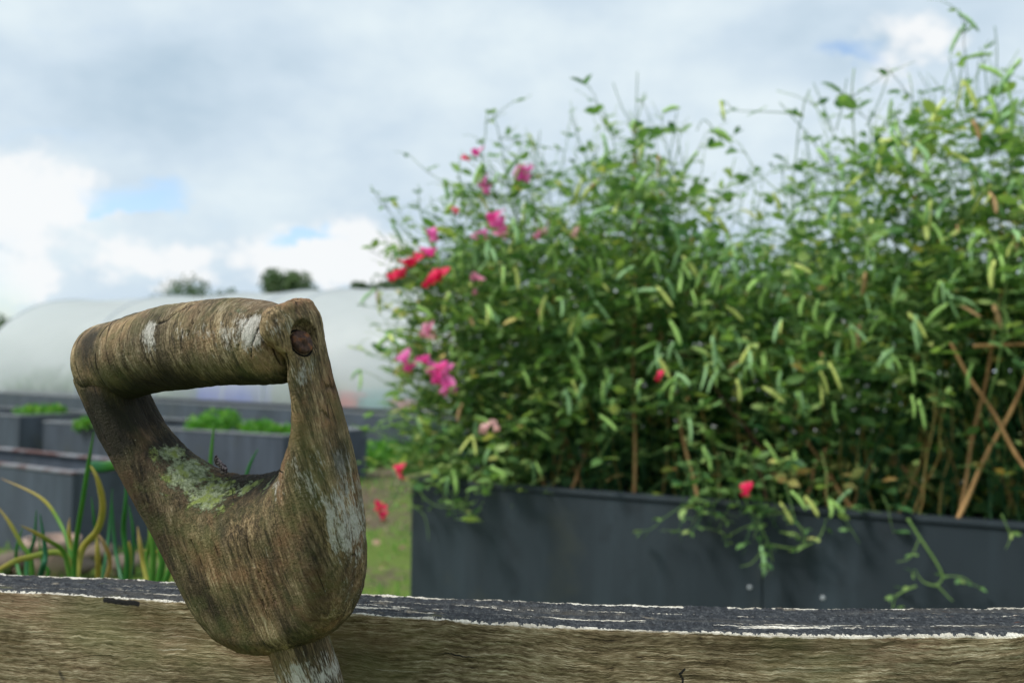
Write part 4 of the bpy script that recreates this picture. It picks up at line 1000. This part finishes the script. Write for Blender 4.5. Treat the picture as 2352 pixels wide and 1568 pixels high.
# ------------------------------------------------------------------ sweet pea thicket
A3 = np.array([pA.x, pA.y, 0.]); D3 = np.array([pd.x, pd.y, 0.]); W3 = np.array([pw.x, pw.y, 0.])
def SW(s, q, z): return A3 + D3 * s + W3 * q + np.array([0, 0, z])
def s_of(xd, q=.25):            # distance along the planter seen at column xd, q metres behind its front
    r_ = ray(xd, 850); n_ = Vector((pw.x, pw.y, 0)); b = Vector(SW(0, q, 0)); t_ = (b - C0).dot(n_) / r_.dot(n_); p = C0 + r_ * t_
    return (np.array(p) - A3) @ D3, p.y
topo = [(860, 700), (930, 590), (1000, 545), (1080, 445), (1160, 400), (1230, 330), (1320, 290), (1400, 300), (1500, 290), (1600, 300), (1690, 370), (1750, 520), (1820, 520), (1865, 330), (1950, 270), (2050, 230), (2200, 180), (2352, 150), (2700, 140)]
ts, tz = [], []
for x, y in topo:
    s, Y = s_of(x); p = PY(x, y, Y); ts.append(s); tz.append(p.z)
def ztop_(s): return float(np.interp(s, ts, tz))
pod_mats = [leaf_mat('pod_' + n_, [(0, c), (1, tuple(min(1, v * 1.4) for v in c))], .2, .45) for n_, c in (('green', (.30, .48, .14)), ('glaucous', (.25, .42, .20)), ('yellow', (.50, .56, .17)), ('tan', (.40, .26, .13)))]
def pod_mesh(k, mat, L=.062, w=.0062):
    n, sd = 12, 8; V, t = [], []
    for i in range(n + 1):
        u = i / n; r = w * (math.sin(math.pi * min(1, max(0, u * .96 + .03))) ** .45) * (1 + .10 * math.sin(u * 26)); cx = u * L; cz = -.045 * L * (2 * u - 1) ** 2 * (1 + .8 * k)
        for q in range(sd):
            a = 2 * math.pi * q / sd; V.append((cx, .45 * r * math.cos(a), cz + r * math.sin(a))); t.append(.3 + .5 * random.random())
    F = [(i * sd + q, i * sd + (q + 1) % sd, (i + 1) * sd + (q + 1) % sd, (i + 1) * sd + q) for i in range(n) for q in range(sd)]
    F += [tuple(range(sd))[::-1], tuple(n * sd + q for q in range(sd))]
    # calyx and tail
    V += [(-.004, .0, .0030 - .05 * L), (-.004, .003, -.002 - .05 * L), (-.004, -.003, -.002 - .05 * L), (.009, .0, .006 - .05 * L), (.009, .004, -.004 - .05 * L), (.009, -.004, -.004 - .05 * L)]
    b = (n + 1) * sd; F += [(b, b + 1, b + 4, b + 3), (b + 1, b + 2, b + 5, b + 4), (b + 2, b, b + 3, b + 5)]; t += [.9] * 6
    return mesh_np('pod', V, F, mat, True, {'tint': t})
pods = [pod_mesh(k % 3, pod_mats[m_], L_) for k, (m_, L_) in enumerate(((0, .066), (1, .060), (0, .054), (2, .066), (1, .068), (0, .058), (3, .050), (2, .056)))]

def petal_mat(name, c, c2):
    m = MT(name, .5, .2); t = m.attr('tint'); cc = m.mix(t, c, c2); m.color(cc)
    tr = m.n.new('ShaderNodeBsdfTranslucent'); m.l.new(cc, tr.inputs[0]); mx = m.n.new('ShaderNodeMixShader'); mx.inputs[0].default_value = .4
    m.l.new(m.b.outputs[0], mx.inputs[1]); m.l.new(tr.outputs[0], mx.inputs[2]); m.l.new(mx.outputs[0], m.out.inputs[0]); return m.m
pm = {'magenta': petal_mat('magenta_petal', (.86, .012, .26), (.95, .14, .52)), 'crimson': petal_mat('crimson_petal', (.75, .008, .06), (.88, .04, .15)),
      'violet': petal_mat('violet_petal', (.82, .03, .38), (.95, .30, .66)), 'pink': petal_mat('pink_petal', (.85, .12, .35), (.95, .45, .65)), 'faded': petal_mat('faded_petal', (.62, .22, .28), (.80, .55, .50))}
def flower_mesh(key, bud=False):
    V, F, t = [], [], []
    def sheet(fn, nu, nv, t0, t1):
        b = len(V)
        for i in range(nu + 1):
            for j in range(nv + 1): V.append(fn(i / nu, j / nv * 2 - 1)); t.append(t0 + (t1 - t0) * i / nu)
        for i in range(nu):
            for j in range(nv): F.append((b + i * (nv + 1) + j, b + (i + 1) * (nv + 1) + j, b + (i + 1) * (nv + 1) + j + 1, b + i * (nv + 1) + j + 1))
    k = .45 if bud else 1.0
    # standard: broad, notched and ruffled, standing up and back
    sheet(lambda u, v: (.004 - .010 * u * u + .006 * v * v * u * k + .0015 * math.sin(v * 7) * u, v * (.004 + .0175 * math.sin(min(1, u * 1.15) * math.pi / 2)) * k, .002 + .026 * u * (1 - .22 * v * v - .14 * (1 - abs(v)) * u)), 6, 10, .1, .9)
    for sd in (-1, 1):     # wings
        sheet(lambda u, v, sd=sd: (.003 + .020 * u, sd * (.002 + .006 * u * (1 - v) * .6 * k + .003 * math.sin(u * 3)), -.001 + .004 * u + v * .0075 * math.sin(u * math.pi * .85 + .2)), 6, 4, .3, 1.0)
    sheet(lambda u, v: (.002 + .014 * u, v * .003 * (1 - u * .6), -.004 - .003 * math.sin(u * 3) + .004 * u - .003 * abs(v)), 4, 4, .9, .9)
    nF = len(F); b = len(V)   # calyx
    for i, (x_, r_) in enumerate(((-.008, .0012), (-.003, .0032), (.003, .0038))):
        for q in range(6): V.append((x_, r_ * math.cos(q * math.pi / 3), r_ * math.sin(q * math.pi / 3))); t.append(.4)
    for i in range(2):
        for q in range(6): F.append((b + i * 6 + q, b + i * 6 + (q + 1) % 6, b + (i + 1) * 6 + (q + 1) % 6, b + (i + 1) * 6 + q))
    return mesh_np('flower', V, F, [pm[key], pea_leaf], True, {'tint': t}, [0] * nF + [1] * (len(F) - nF))
fl = {(k, b): flower_mesh(k, b) for k in pm for b in (False, True)}

NP = 6
bounds = [-.2, .38, .72, 1.02, 1.30, 1.62, 2.6]
names = ['sweet pea plant spilling over the left corner of the planter, with magenta and red flowers', 'dense sweet pea plant behind the left canes, next to the flowering one', 'tall sweet pea plant over the crossed canes at the middle of the photo',
         'lower sweet pea plant in the dip of the thicket, left of the trailing shoots', 'tall sweet pea plant above the hanging pod-laden shoot', 'tallest pod-covered sweet pea plant at the right edge over the crossed canes']
plants = []
for k in range(NP):
    s = max(.1, (bounds[k] + bounds[k + 1]) / 2); plants.append(dict(o=thing('sweet_pea_plant', names[k], 'sweet pea', tuple(SW(s, .35, ZP - .05)), 'sweet pea plants in the long planter'), st=Acc(), L=[], pods=[], fl=[]))
def plant_of(P): 
    s = (np.array(P) - A3) @ D3
    for k in range(NP):
        if s < bounds[k + 1]: return plants[k]
    return plants[-1]
def add_leafpair(pl, p, d, size, tint, droop=0.0):
    d = np.array(d); d = d / np.linalg.norm(d); side = np.cross(d, [0, 0, 1.0]); side /= np.linalg.norm(side) + 1e-6
    pet = p + d * size * .55
    pl['st'].tube([p, (p + pet) / 2 + np.array([0, 0, .003]), pet], [.0011, .001, .0008], 3, .45)
    for sg in (-1, 1):
        ld = d * .75 + side * sg * .75 + np.array([0, 0, rng.normal(0, .35) - droop])
        up = np.array([0, 0, 1.0]) + rng.normal(0, .55, 3)
        pl['L'].append((pet, ld, up, size * rng.uniform(.8, 1.25), size * rng.uniform(.55, .95), min(1, max(0, tint + rng.normal(0, .12)))))
    return pet
def tendril(pl, p, d, L):
    P = [np.array(p)]; d = np.array(d) / np.linalg.norm(d); a = rng.uniform(-1, 1, 3) * .5
    for k in range(9):
        d = d + a * .16 * (k / 3); d /= np.linalg.norm(d); P.append(P[-1] + d * L / 9)
    pl['st'].tube(P, [.0009] * 5 + [.0006] * 5, 3, .55)
def add_pod(pl, p, d): pl['pods'].append((np.array(p), np.array(d)))
def vine(P0_, dir0, length, bare=0.0, leafy=1.0, tint=.42, podp=.12, up=.6, rad=.0017, droop=0, zlim=None, tend=.5, seglen=.03, keepz=None, lsz=1.0):
    p = np.array(P0_, float); d = np.array(dir0, float); d /= np.linalg.norm(d); pts = [p.copy()]; n = max(3, int(length / seglen)); nodes = []
    for k in range(n):
        d = d + rng.normal(0, .16, 3) + np.array([0, 0, up * .10 - droop * .10]); d /= np.linalg.norm(d)
        p = p + d * seglen; pts.append(p.copy())
        if zlim is not None and p[2] > zlim: break
        if k / n >= bare and k % 2 == 0: nodes.append((p.copy(), d.copy(), k / n))
    pl = plant_of(pts[len(pts) // 2])
    zz_ = np.array([q_[2] for q_ in pts]); tb = .35 + rng.uniform(-.15, .25)
    pl['st'].tube(pts, np.linspace(rad, rad * .55, len(pts)), 4, np.repeat(np.where((zz_ < ZP + .28) & (zz_ > ZP - .02) & (rad > .0015), rng.choice([0., 0., .96]), tb), 4))
    for q, dd, kk in nodes:
        if rng.random() > leafy: continue
        a = rng.uniform(0, 6.28); side = np.array([math.cos(a), math.sin(a), .25]); 
        sz = (.039 - .012 * kk) * rng.choice([.6, .85, 1.1, 1.45], p=[.22, .33, .3, .15]) * rng.uniform(.85, 1.15) * lsz
        e = add_leafpair(pl, q, side + dd * .3, sz, tint)
        if rng.random() < tend: tendril(pl, e, side + dd * .4, rng.uniform(.04, .08))
        if rng.random() < podp:
            sd = np.array([math.cos(a + 2.2), math.sin(a + 2.2), .5]); l = rng.uniform(.04, .11)
            e = q + sd / np.linalg.norm(sd) * l; pl['st'].tube([q, (q + e) / 2 + np.array([0, 0, .006]), e], [.0012, .0010, .0009], 3, .5)
            for z in range(rng.integers(1, 4)):
                add_pod(pl, e - (e - q) * .10 * z, np.array([rng.normal(0, .6), rng.normal(0, .6), -rng.uniform(.3, 1.8)]))
    return pts, nodes
# climbing stems, each with side shoots
for i in range(210):
    s = rng.uniform(-.02, PL - .1); q = rng.choice([rng.uniform(.05, .22), rng.uniform(.15, .65)])
    zt = ztop_(s) ; H = zt - ZP
    leftness = s < .40
    hfrac = rng.uniform(.72, 1.0)
    pts, nodes = vine(SW(s, q, ZP - .05), D3 * rng.normal(0, .15) + W3 * rng.normal(0, .10) + np.array([0, 0, 1]), H * 1.25, bare=.02 if leftness else (.10 if s < 1.3 else .42), leafy=.9, podp=.10, up=1.6, zlim=ZP + H * hfrac, rad=.0022)
    for (p, d, k) in nodes[::3]:
        if p[2] < ZP + (.10 if leftness else .26) * 1: continue
        a = rng.uniform(0, 6.28)
        vine(p, np.array([math.cos(a), math.sin(a), .35]), rng.uniform(.10, .26), leafy=.95, podp=.16, up=.5, droop=rng.uniform(0, 1.2), rad=.0013, tint=rng.uniform(.25, .62), zlim=ztop_((p - A3) @ D3))
# outer skin of shoots on the side that faces the path, drooping over it
for i in range(560):
    s = rng.uniform(-.06, PL - .1); zt = ztop_(s); lo_ = .02 if s < .38 else (.20 if s < 1.0 else (.22 if s < 1.3 else .40))
    z = ZP + lo_ + (zt - ZP - lo_ - .17) * rng.random() ** 1.05
    vine(SW(s, rng.uniform(-.02, .14), z), D3 * rng.normal(0, .6) - W3 * rng.uniform(.1, .9) + np.array([0, 0, rng.uniform(-.2, .7)]), rng.uniform(.10, .24), leafy=.95, podp=.22, droop=rng.uniform(0, 1.4), up=.3, rad=.0013, tint=rng.uniform(.3, .7))
for i in range(34):
    s = seam + rng.normal(-.02, .10); z = ZP + rng.uniform(.0, .16)
    vine(SW(s, -.03, z), D3 * rng.normal(0, .6) - W3 * .25 + np.array([0, 0, rng.uniform(-.9, .1)]), rng.uniform(.07, .20), leafy=.9, podp=.10, droop=1.5, up=.2, rad=.0013, tint=rng.uniform(.25, .55), lsz=.75)
# low tangle just above the rim, some of it tumbling over
for i in range(260):
    s = rng.uniform(.0, PL - .1); over = rng.random() < .13
    if s > 1.35 and not over: continue
    z = ZP + rng.uniform(.0, .30)
    vine(SW(s, rng.uniform(-.01, .05) if over else rng.uniform(.10, .30), z), D3 * rng.normal(0, .8) - W3 * rng.uniform(-.2, .6) + np.array([0, 0, rng.uniform(-.4, .5)]), rng.uniform(.08, .18), leafy=.9, podp=.08, droop=rng.uniform(.4, 1.6), up=.3, rad=.0012, tint=rng.choice([.15, .35, .5, .9], p=[.35, .3, .2, .15]), lsz=.9)
for i in range(230):
    s = rng.uniform(-.06, .42); z = ZP - .01 + rng.random() * .62
    vine(SW(s, rng.uniform(-.04, .16), z), D3 * rng.normal(-.2, .6) - W3 * rng.uniform(0, .8) + np.array([0, 0, rng.uniform(-.3, .6)]), rng.uniform(.08, .18), leafy=.97, podp=.07, droop=rng.uniform(0, 1.2), up=.3, rad=.0012, tint=rng.uniform(.35, .75), lsz=.9)
# left end bulge over the corner
for i in range(190):
    z = ZP + .02 + .62 * rng.random(); bulge = .10 * math.sin(min(1, (z - ZP) / .65) * math.pi) + .02
    vine(SW(rng.uniform(.0, .08), rng.uniform(0, .5), z), -D3 * rng.uniform(.3, 1) + W3 * rng.normal(0, .4) + np.array([0, 0, rng.uniform(-.1, .8)]), rng.uniform(.06, .07 + bulge), leafy=.95, podp=.08, droop=.5, up=.3, rad=.0013, tint=rng.uniform(.35, .7))
# airy tips above the mass: bare and pod-bearing peduncles
for i in range(150):
    s = rng.uniform(.15, PL - .2); zt = ztop_(s); q = rng.uniform(.02, .5)
    p0 = SW(s, q, zt - rng.uniform(.10, .30)); L_ = rng.uniform(.10, .26)
    pts, nodes = vine(p0, D3 * rng.normal(0, .35) + W3 * rng.normal(0, .3) + np.array([0, 0, 1.1]), L_, leafy=.35, podp=.0, up=.9, rad=.0013, tend=.3, tint=.5, lsz=.7)
    pl = plant_of(pts[-1])
    if rng.random() < .62:
        for z in range(rng.integers(1, 3)): add_pod(pl, pts[-1 - z], D3 * rng.choice([-1, 1]) * rng.uniform(.4, 1) + W3 * rng.normal(0, .3) + np.array([0, 0, rng.uniform(-.8, .25)]))
def TH(x, y, q=.1):              # photo point on a plane q behind the planter front
    r_ = ray(x, y); n_ = Vector((pw.x, pw.y, 0)); b = Vector(SW(0, q, 0)); t_ = (b - C0).dot(n_) / r_.dot(n_); return np.array(C0 + r_ * t_)
# named bare stems against the sky
for pts in ([(1408, 190), (1430, 250), (1455, 300), (1462, 400)], [(1464, 165), (1462, 240), (1458, 320), (1450, 420)], [(1555, 255), (1548, 300), (1536, 380)], [(1310, 262), (1330, 320), (1350, 370)], [(1790, 235), (1830, 280), (1872, 330), (1905, 400)],
            [(1868, 190), (1890, 240), (1912, 300)], [(1945, 180), (1935, 240), (1920, 300)], [(2040, 172), (2020, 230), (1990, 290)], [(2285, 60), (2290, 120), (2286, 200)], [(1240, 300), (1236, 340), (1225, 400)], [(2180, 130), (2196, 200), (2205, 260)],
            [(1075, 365), (1100, 350), (1112, 400), (1105, 470)], [(1150, 420), (1175, 470), (1190, 520)], [(1125, 365), (1150, 375), (1180, 440)], [(1830, 560), (1820, 640), (1815, 700)], [(2250, 110), (2262, 160), (2270, 240)], [(1600, 300), (1620, 275), (1660, 330)]):
    P = catmull([TH(x, y, .12) for x, y in pts], 4, False); plant_of(P[-1])['st'].tube(P, np.linspace(.0011, .0016, len(P)), 4, .3)
for x, y, ang in ((1815, 232, 8), (1858, 338, 65), (1800, 342, 25), (1822, 243, 20), (2050, 173, -5), (2045, 195, -80), (2305, 90, 5), (2185, 128, 30), (2200, 180, 35), (2192, 205, 20), (1655, 310, -35), (1340, 265, 12), (1315, 275, -20), (1468, 255, -10), (1480, 345, 5), (2030, 300, 30),
                  (2130, 210, 25), (2260, 255, 10), (2345, 265, 40), (2230, 292, -10), (1140, 370, -25), (1775, 460, 40)):
    p = TH(x, y, .05); d = D3 * math.cos(R(ang)) + np.array([0, 0, math.sin(R(ang))]); add_pod(plant_of(p), p - d * .03, d)
# dark twiggy brown stems inside
twig = mat1('brown_twig', (.12, .05, .035), .85)
ta = Acc()
for pts in ([(1430, 880), (1410, 800), (1460, 720), (1500, 640)], [(1690, 960), (1650, 900), (1600, 830), (1500, 790)], [(1380, 860), (1420, 790), (1440, 730)], [(1790, 1110), (1740, 1020), (1690, 950)], [(2340, 640), (2260, 640), (2200, 680)], [(1450, 700), (1452, 600), (1460, 480)], [(1760, 1150), (1748, 1090), (1700, 1020)]):
    ta = Acc(); P = catmull([TH(x, y, .16) for x, y in pts], 4, False); ta.tube(P, .0035, 6); ta.build('woody_stem', twig, plant_of(P[0])['o'])

# trailing sprays in front of the panel
def spray(pts, q=-.03, leafp=.5, rad=.0024, lsz=.8, tint=.45):
    P = catmull([TH(x, y, q) for x, y in pts], 5, False); pl = plant_of(P[0]); pl['st'].tube(P, np.linspace(rad, rad * .5, len(P)), 5, .55)
    for k in range(1, len(P), 3):
        if rng.random() < leafp: add_leafpair(pl, P[k], rnd_dirs(1, -.6, .4)[0] - W3 * .5, .024 * lsz, tint)
spray([(1660, 1040), (1690, 1110), (1730, 1180), (1762, 1240), (1775, 1290)], leafp=.7)
spray([(1770, 1250), (1830, 1258), (1880, 1235), (1898, 1190)], leafp=.9)
spray([(1762, 1245), (1730, 1290), (1700, 1300)], leafp=.3, rad=.0016)
spray([(1740, 1200), (1700, 1215), (1660, 1240)], leafp=.8, rad=.0014)
spray([(1800, 1190), (1830, 1200), (1850, 1240), (1820, 1262)], leafp=1.0)
spray([(1690, 1120), (1672, 1170), (1650, 1215)], leafp=.9, rad=.0014)
spray([(2085, 1190), (2110, 1230), (2150, 1290), (2165, 1325), (2150, 1345)], leafp=.15, rad=.0034)
spray([(2150, 1345), (2120, 1335), (2102, 1308)], leafp=.4, rad=.0022); spray([(2150, 1340), (2180, 1372), (2190, 1380)], leafp=.1, rad=.002)
spray([(2165, 1322), (2210, 1325), (2240, 1345)], leafp=.8, rad=.0014); spray([(2105, 1345), (2070, 1360), (2055, 1375), (2050, 1400)], leafp=.6, rad=.0022); spray([(2110, 1240), (2090, 1280), (2060, 1290)], leafp=.5, rad=.0014)
spray([(2300, 1180), (2320, 1230), (2310, 1260)], leafp=.4, rad=.0014)
spray([(955, 1090), (965, 1130), (1000, 1160), (1050, 1165), (1095, 1150)], leafp=.9, rad=.0018); spray([(950, 1100), (940, 1150), (975, 1185), (985, 1240)], leafp=.6, rad=.0016); spray([(1080, 1120), (1070, 1160), (1090, 1185), (1110, 1150)], leafp=1.0, rad=.0014)
spray([(1010, 1110), (1030, 1150), (1085, 1180)], leafp=.9, rad=.0014)
spray([(990, 1020), (940, 1050), (905, 1080), (895, 1130), (880, 1170)], q=.02, leafp=.25, rad=.0013); spray([(960, 1100), (930, 1120), (905, 1150)], leafp=.9, rad=.0013)
spray([(940, 930), (900, 960), (862, 975)], q=.1, leafp=.7, rad=.0013); spray([(930, 880), (905, 900), (895, 960)], q=.1, leafp=1, rad=.0013, lsz=1.3); spray([(930, 760), (890, 790), (870, 815)], q=.1, leafp=.8, rad=.0013, lsz=1.3)
for x, y, ang in ((1810, 1180, -60), (1870, 1165, -55), (1840, 1150, -50), (1755, 1285, -85), (2120, 950, -80), (2100, 940, -85), (1700, 900, -82), (1820, 830, -75), (1775, 1040, -60), (1250, 1000, -30), (1400, 970, -40), (2215, 690, -25), (2240, 720, -35), (1480, 665, 0), (1760, 840, -85), (1325, 900, -70), (1350, 740, -60), (2300, 590, -75), (2160, 540, -65), (2110, 760, -80)):
    p = TH(x, y, -.05 if y > 1100 else -.06); d = D3 * math.cos(R(ang)) + np.array([0, 0, math.sin(R(ang))]); add_pod(plant_of(p), p - d * .03, d)
# flowers where the photo has them
FLW = [(1075, 367, 'crimson', 1), (1101, 355, 'magenta', 1), (1118, 424, 'violet', 0), (1124, 440, 'violet', 1), (1210, 395, 'violet', 0), (1200, 412, 'violet', 0), (1043, 490, 'crimson', 1), (1140, 505, 'magenta', 0), (1150, 522, 'violet', 0), (1130, 520, 'magenta', 0),
       (1108, 552, 'violet', 0), (1155, 545, 'pink', 0), (988, 548, 'violet', 0), (1000, 540, 'violet', 1), (985, 587, 'magenta', 0), (955, 605, 'crimson', 0), (935, 612, 'crimson', 0), (925, 635, 'crimson', 0), (905, 645, 'crimson', 0), (1000, 645, 'crimson', 0), (1014, 640, 'crimson', 0), (984, 655, 'crimson', 1),
       (1090, 645, 'pink', 0), (1084, 672, 'pink', 1), (988, 765, 'pink', 0), (1002, 772, 'faded', 1), (935, 828, 'violet', 0), (946, 848, 'magenta', 0), (975, 832, 'magenta', 0), (988, 852, 'violet', 0), (1015, 850, 'magenta', 0), (1030, 856, 'violet', 0), (1012, 872, 'magenta', 0), (1032, 885, 'violet', 0), (1018, 895, 'violet', 0),
       (1245, 538, 'faded', 1), (1325, 540, 'faded', 1), (1118, 990, 'faded', 0), (1134, 985, 'faded', 1), (920, 1082, 'crimson', 0), (926, 1098, 'crimson', 1), (868, 1170, 'crimson', 0), (882, 1188, 'crimson', 0), (1720, 1130, 'crimson', 0), (1517, 870, 'crimson', 1), (1240, 545, 'pink', 1)]
for x, y, c, b in FLW:
    p = TH(x, y, -.10); pl = plant_of(p); pl['fl'].append((p, c, bool(b)))
    e = p + D3 * rng.uniform(.02, .07) + W3 * rng.uniform(.03, .08) - np.array([0, 0, rng.uniform(.03, .09)])
    if y > 1050: e = p + D3 * .05 + np.array([0, 0, .04])
    pl['st'].tube([p, (p + e) / 2 + np.array([0, 0, .008]), e], .0012, 4, .5)
# shaded lower leaves towards the back of the bed
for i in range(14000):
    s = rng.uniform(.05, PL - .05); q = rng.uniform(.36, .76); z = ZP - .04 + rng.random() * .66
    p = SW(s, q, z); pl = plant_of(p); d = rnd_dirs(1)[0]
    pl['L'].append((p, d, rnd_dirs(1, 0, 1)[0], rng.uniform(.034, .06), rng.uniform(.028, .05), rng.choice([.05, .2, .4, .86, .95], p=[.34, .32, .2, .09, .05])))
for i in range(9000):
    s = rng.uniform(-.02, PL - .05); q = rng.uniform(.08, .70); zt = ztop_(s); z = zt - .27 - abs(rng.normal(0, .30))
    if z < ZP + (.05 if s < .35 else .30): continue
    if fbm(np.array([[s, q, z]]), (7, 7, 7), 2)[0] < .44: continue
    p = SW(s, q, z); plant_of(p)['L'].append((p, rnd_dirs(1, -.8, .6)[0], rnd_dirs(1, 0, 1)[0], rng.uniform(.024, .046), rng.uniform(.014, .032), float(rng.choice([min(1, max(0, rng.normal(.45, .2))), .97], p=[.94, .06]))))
for i in range(200):
    s = rng.uniform(.05, PL - .1); zt = ztop_(s); z = ZP + .30 + (zt - ZP - .36) * rng.random()
    p = SW(s, rng.uniform(-.10, -.02), z); add_pod(plant_of(p), p, D3 * rng.normal(0, .5) + W3 * rng.normal(0, .3) + np.array([0, 0, -rng.uniform(.4, 1.6)]))
def look_euler(d, rollr):
    d = Vector(d).normalized(); q = d.to_track_quat('X', 'Z'); return (q @ Matrix.Rotation(rollr, 3, 'X').to_quaternion()).to_euler()
npod = 0
for k, pl in enumerate(plants):
    o = pl['o']; pl['st'].build('stems', pea_leaf, o); Ls = pl['L']
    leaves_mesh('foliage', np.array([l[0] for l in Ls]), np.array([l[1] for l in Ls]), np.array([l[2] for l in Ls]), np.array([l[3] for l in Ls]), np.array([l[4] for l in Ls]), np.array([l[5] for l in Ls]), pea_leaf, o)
    def vis(P): return -((P - A3) @ W3) + .5 * (P[2] - 1.4)
    pp = sorted(pl['pods'], key=lambda a_: ((a_[0] - A3) @ W3))
    front = pp[:96]; rest = pp[96:]
    for p, d in front:
        c = part('pod', pods[rng.choice(8, p=[.2, .2, .16, .12, .14, .1, .04, .04])], o); c.location = Vector(p) - o.location; c.rotation_euler = look_euler(d, rng.uniform(-1.2, 1.2)); c.scale = [rng.uniform(.8, 1.12)] * 3; npod += 1
    for p, c_, b in pl['fl']:
        f = part('flower', fl[(c_, b)], o); f.location = Vector(p) - o.location
        fd = Vector((rng.normal(-.2, .5), -1 + rng.normal(0, .3), rng.normal(.1, .3))) ; f.rotation_euler = look_euler(fd, rng.normal(0, .4)); f.scale = [rng.uniform(1.0, 1.4) * (.8 if b else 1.0) * (.72 if p[2] < ZP + .12 else 1.0)] * 3
        f['label'] = {'magenta': 'magenta', 'crimson': 'crimson red', 'violet': 'violet pink', 'pink': 'bright pink', 'faded': 'faded pink'}[c_] + (' half-open bud' if b else ' open blossom')
    print('plant', k, 'leaves', len(Ls), 'pods', len(pp))

# ------------------------------------------------------------------ bamboo canes
mc = MT('bamboo', .6, .3); cn = mc.noise(mc.coord((40, 40, 4)), 1, 4, .6); mc.color(mc.ramp(cn, [(.3, (.22, .11, .04)), (.7, (.52, .31, .13))])); mc.bump(cn, .2, .001)
CN = [((1456, 1180), (1457, 560), .07, 'straight upright cane left of the middle of the planter'), ((1608, 1180), (1540, 860), .07, 'cane leaning left, right of the upright one'), ((1300, 1150), (1380, 960), .10, 'cane leaning right that crosses another above the left part of the planter'),
      ((1350, 1160), (1290, 985), .12, 'cane leaning left in the left crossed pair'), ((1255, 1130), (1200, 1000), .12, 'short cane leaning left near the left corner'), ((1990, 1220), (1880, 1050), .05, 'cane leaning left above the hanging shoots'), ((1940, 1220), (2000, 1050), .14, 'thin cane leaning right just behind the hanging shoots'),
      ((2180, 1225), (2380, 820), .03, 'long cane leaning right in the crossed pair at the right edge'), ((2420, 1180), (2225, 860), .00, 'long thick cane leaning left in the crossed pair at the right edge'), ((2195, 1215), (2290, 730), .12, 'steep cane behind the right crossed pair'), ((1905, 1215), (1895, 1060), .12, 'dark upright cane stub at the hanging shoots'),
      ((1840, 1200), (1870, 1080), .12, 'short cane leaning right above the hanging pods'), ((2235, 795), (2420, 788), .05, 'level thin cane tied across at the right edge'), ((1100, 1130), (1120, 1020), .12, 'short cane nearly hidden by leaves at the left corner'), ((2120, 1130), (2060, 1060), .2, 'faint cane leaning left in the dark behind the right canes')]
for k, (b, t_, q, lab) in enumerate(CN):
    P0_, P1_ = TH(*b, q), TH(*t_, q + (.14 if k < 7 else .03))
    if k not in (12,): dd = (P1_ - P0_); P0_ = P0_ + dd * max(0, (ZP - .03 - P0_[2]) / dd[2]); P1_ = P0_ + (P1_ - P0_) * (1.25 if k > 6 else 1.5)
    r = thing('bamboo_cane', lab, 'bamboo cane', tuple(P0_), 'bamboo canes in the long planter'); a = Acc(); n = 40; rd = []
    for i in range(n): u = i / (n - 1); rd.append(.0052 * (1.12 if i % 9 == 4 else 1.0) * (1 - .25 * u))
    a.tube([P0_ + (P1_ - P0_) * i / (n - 1) + D3 * .003 * math.sin(i * .35) for i in range(n)], rd, 8); a.build('cane', mc.m, r)
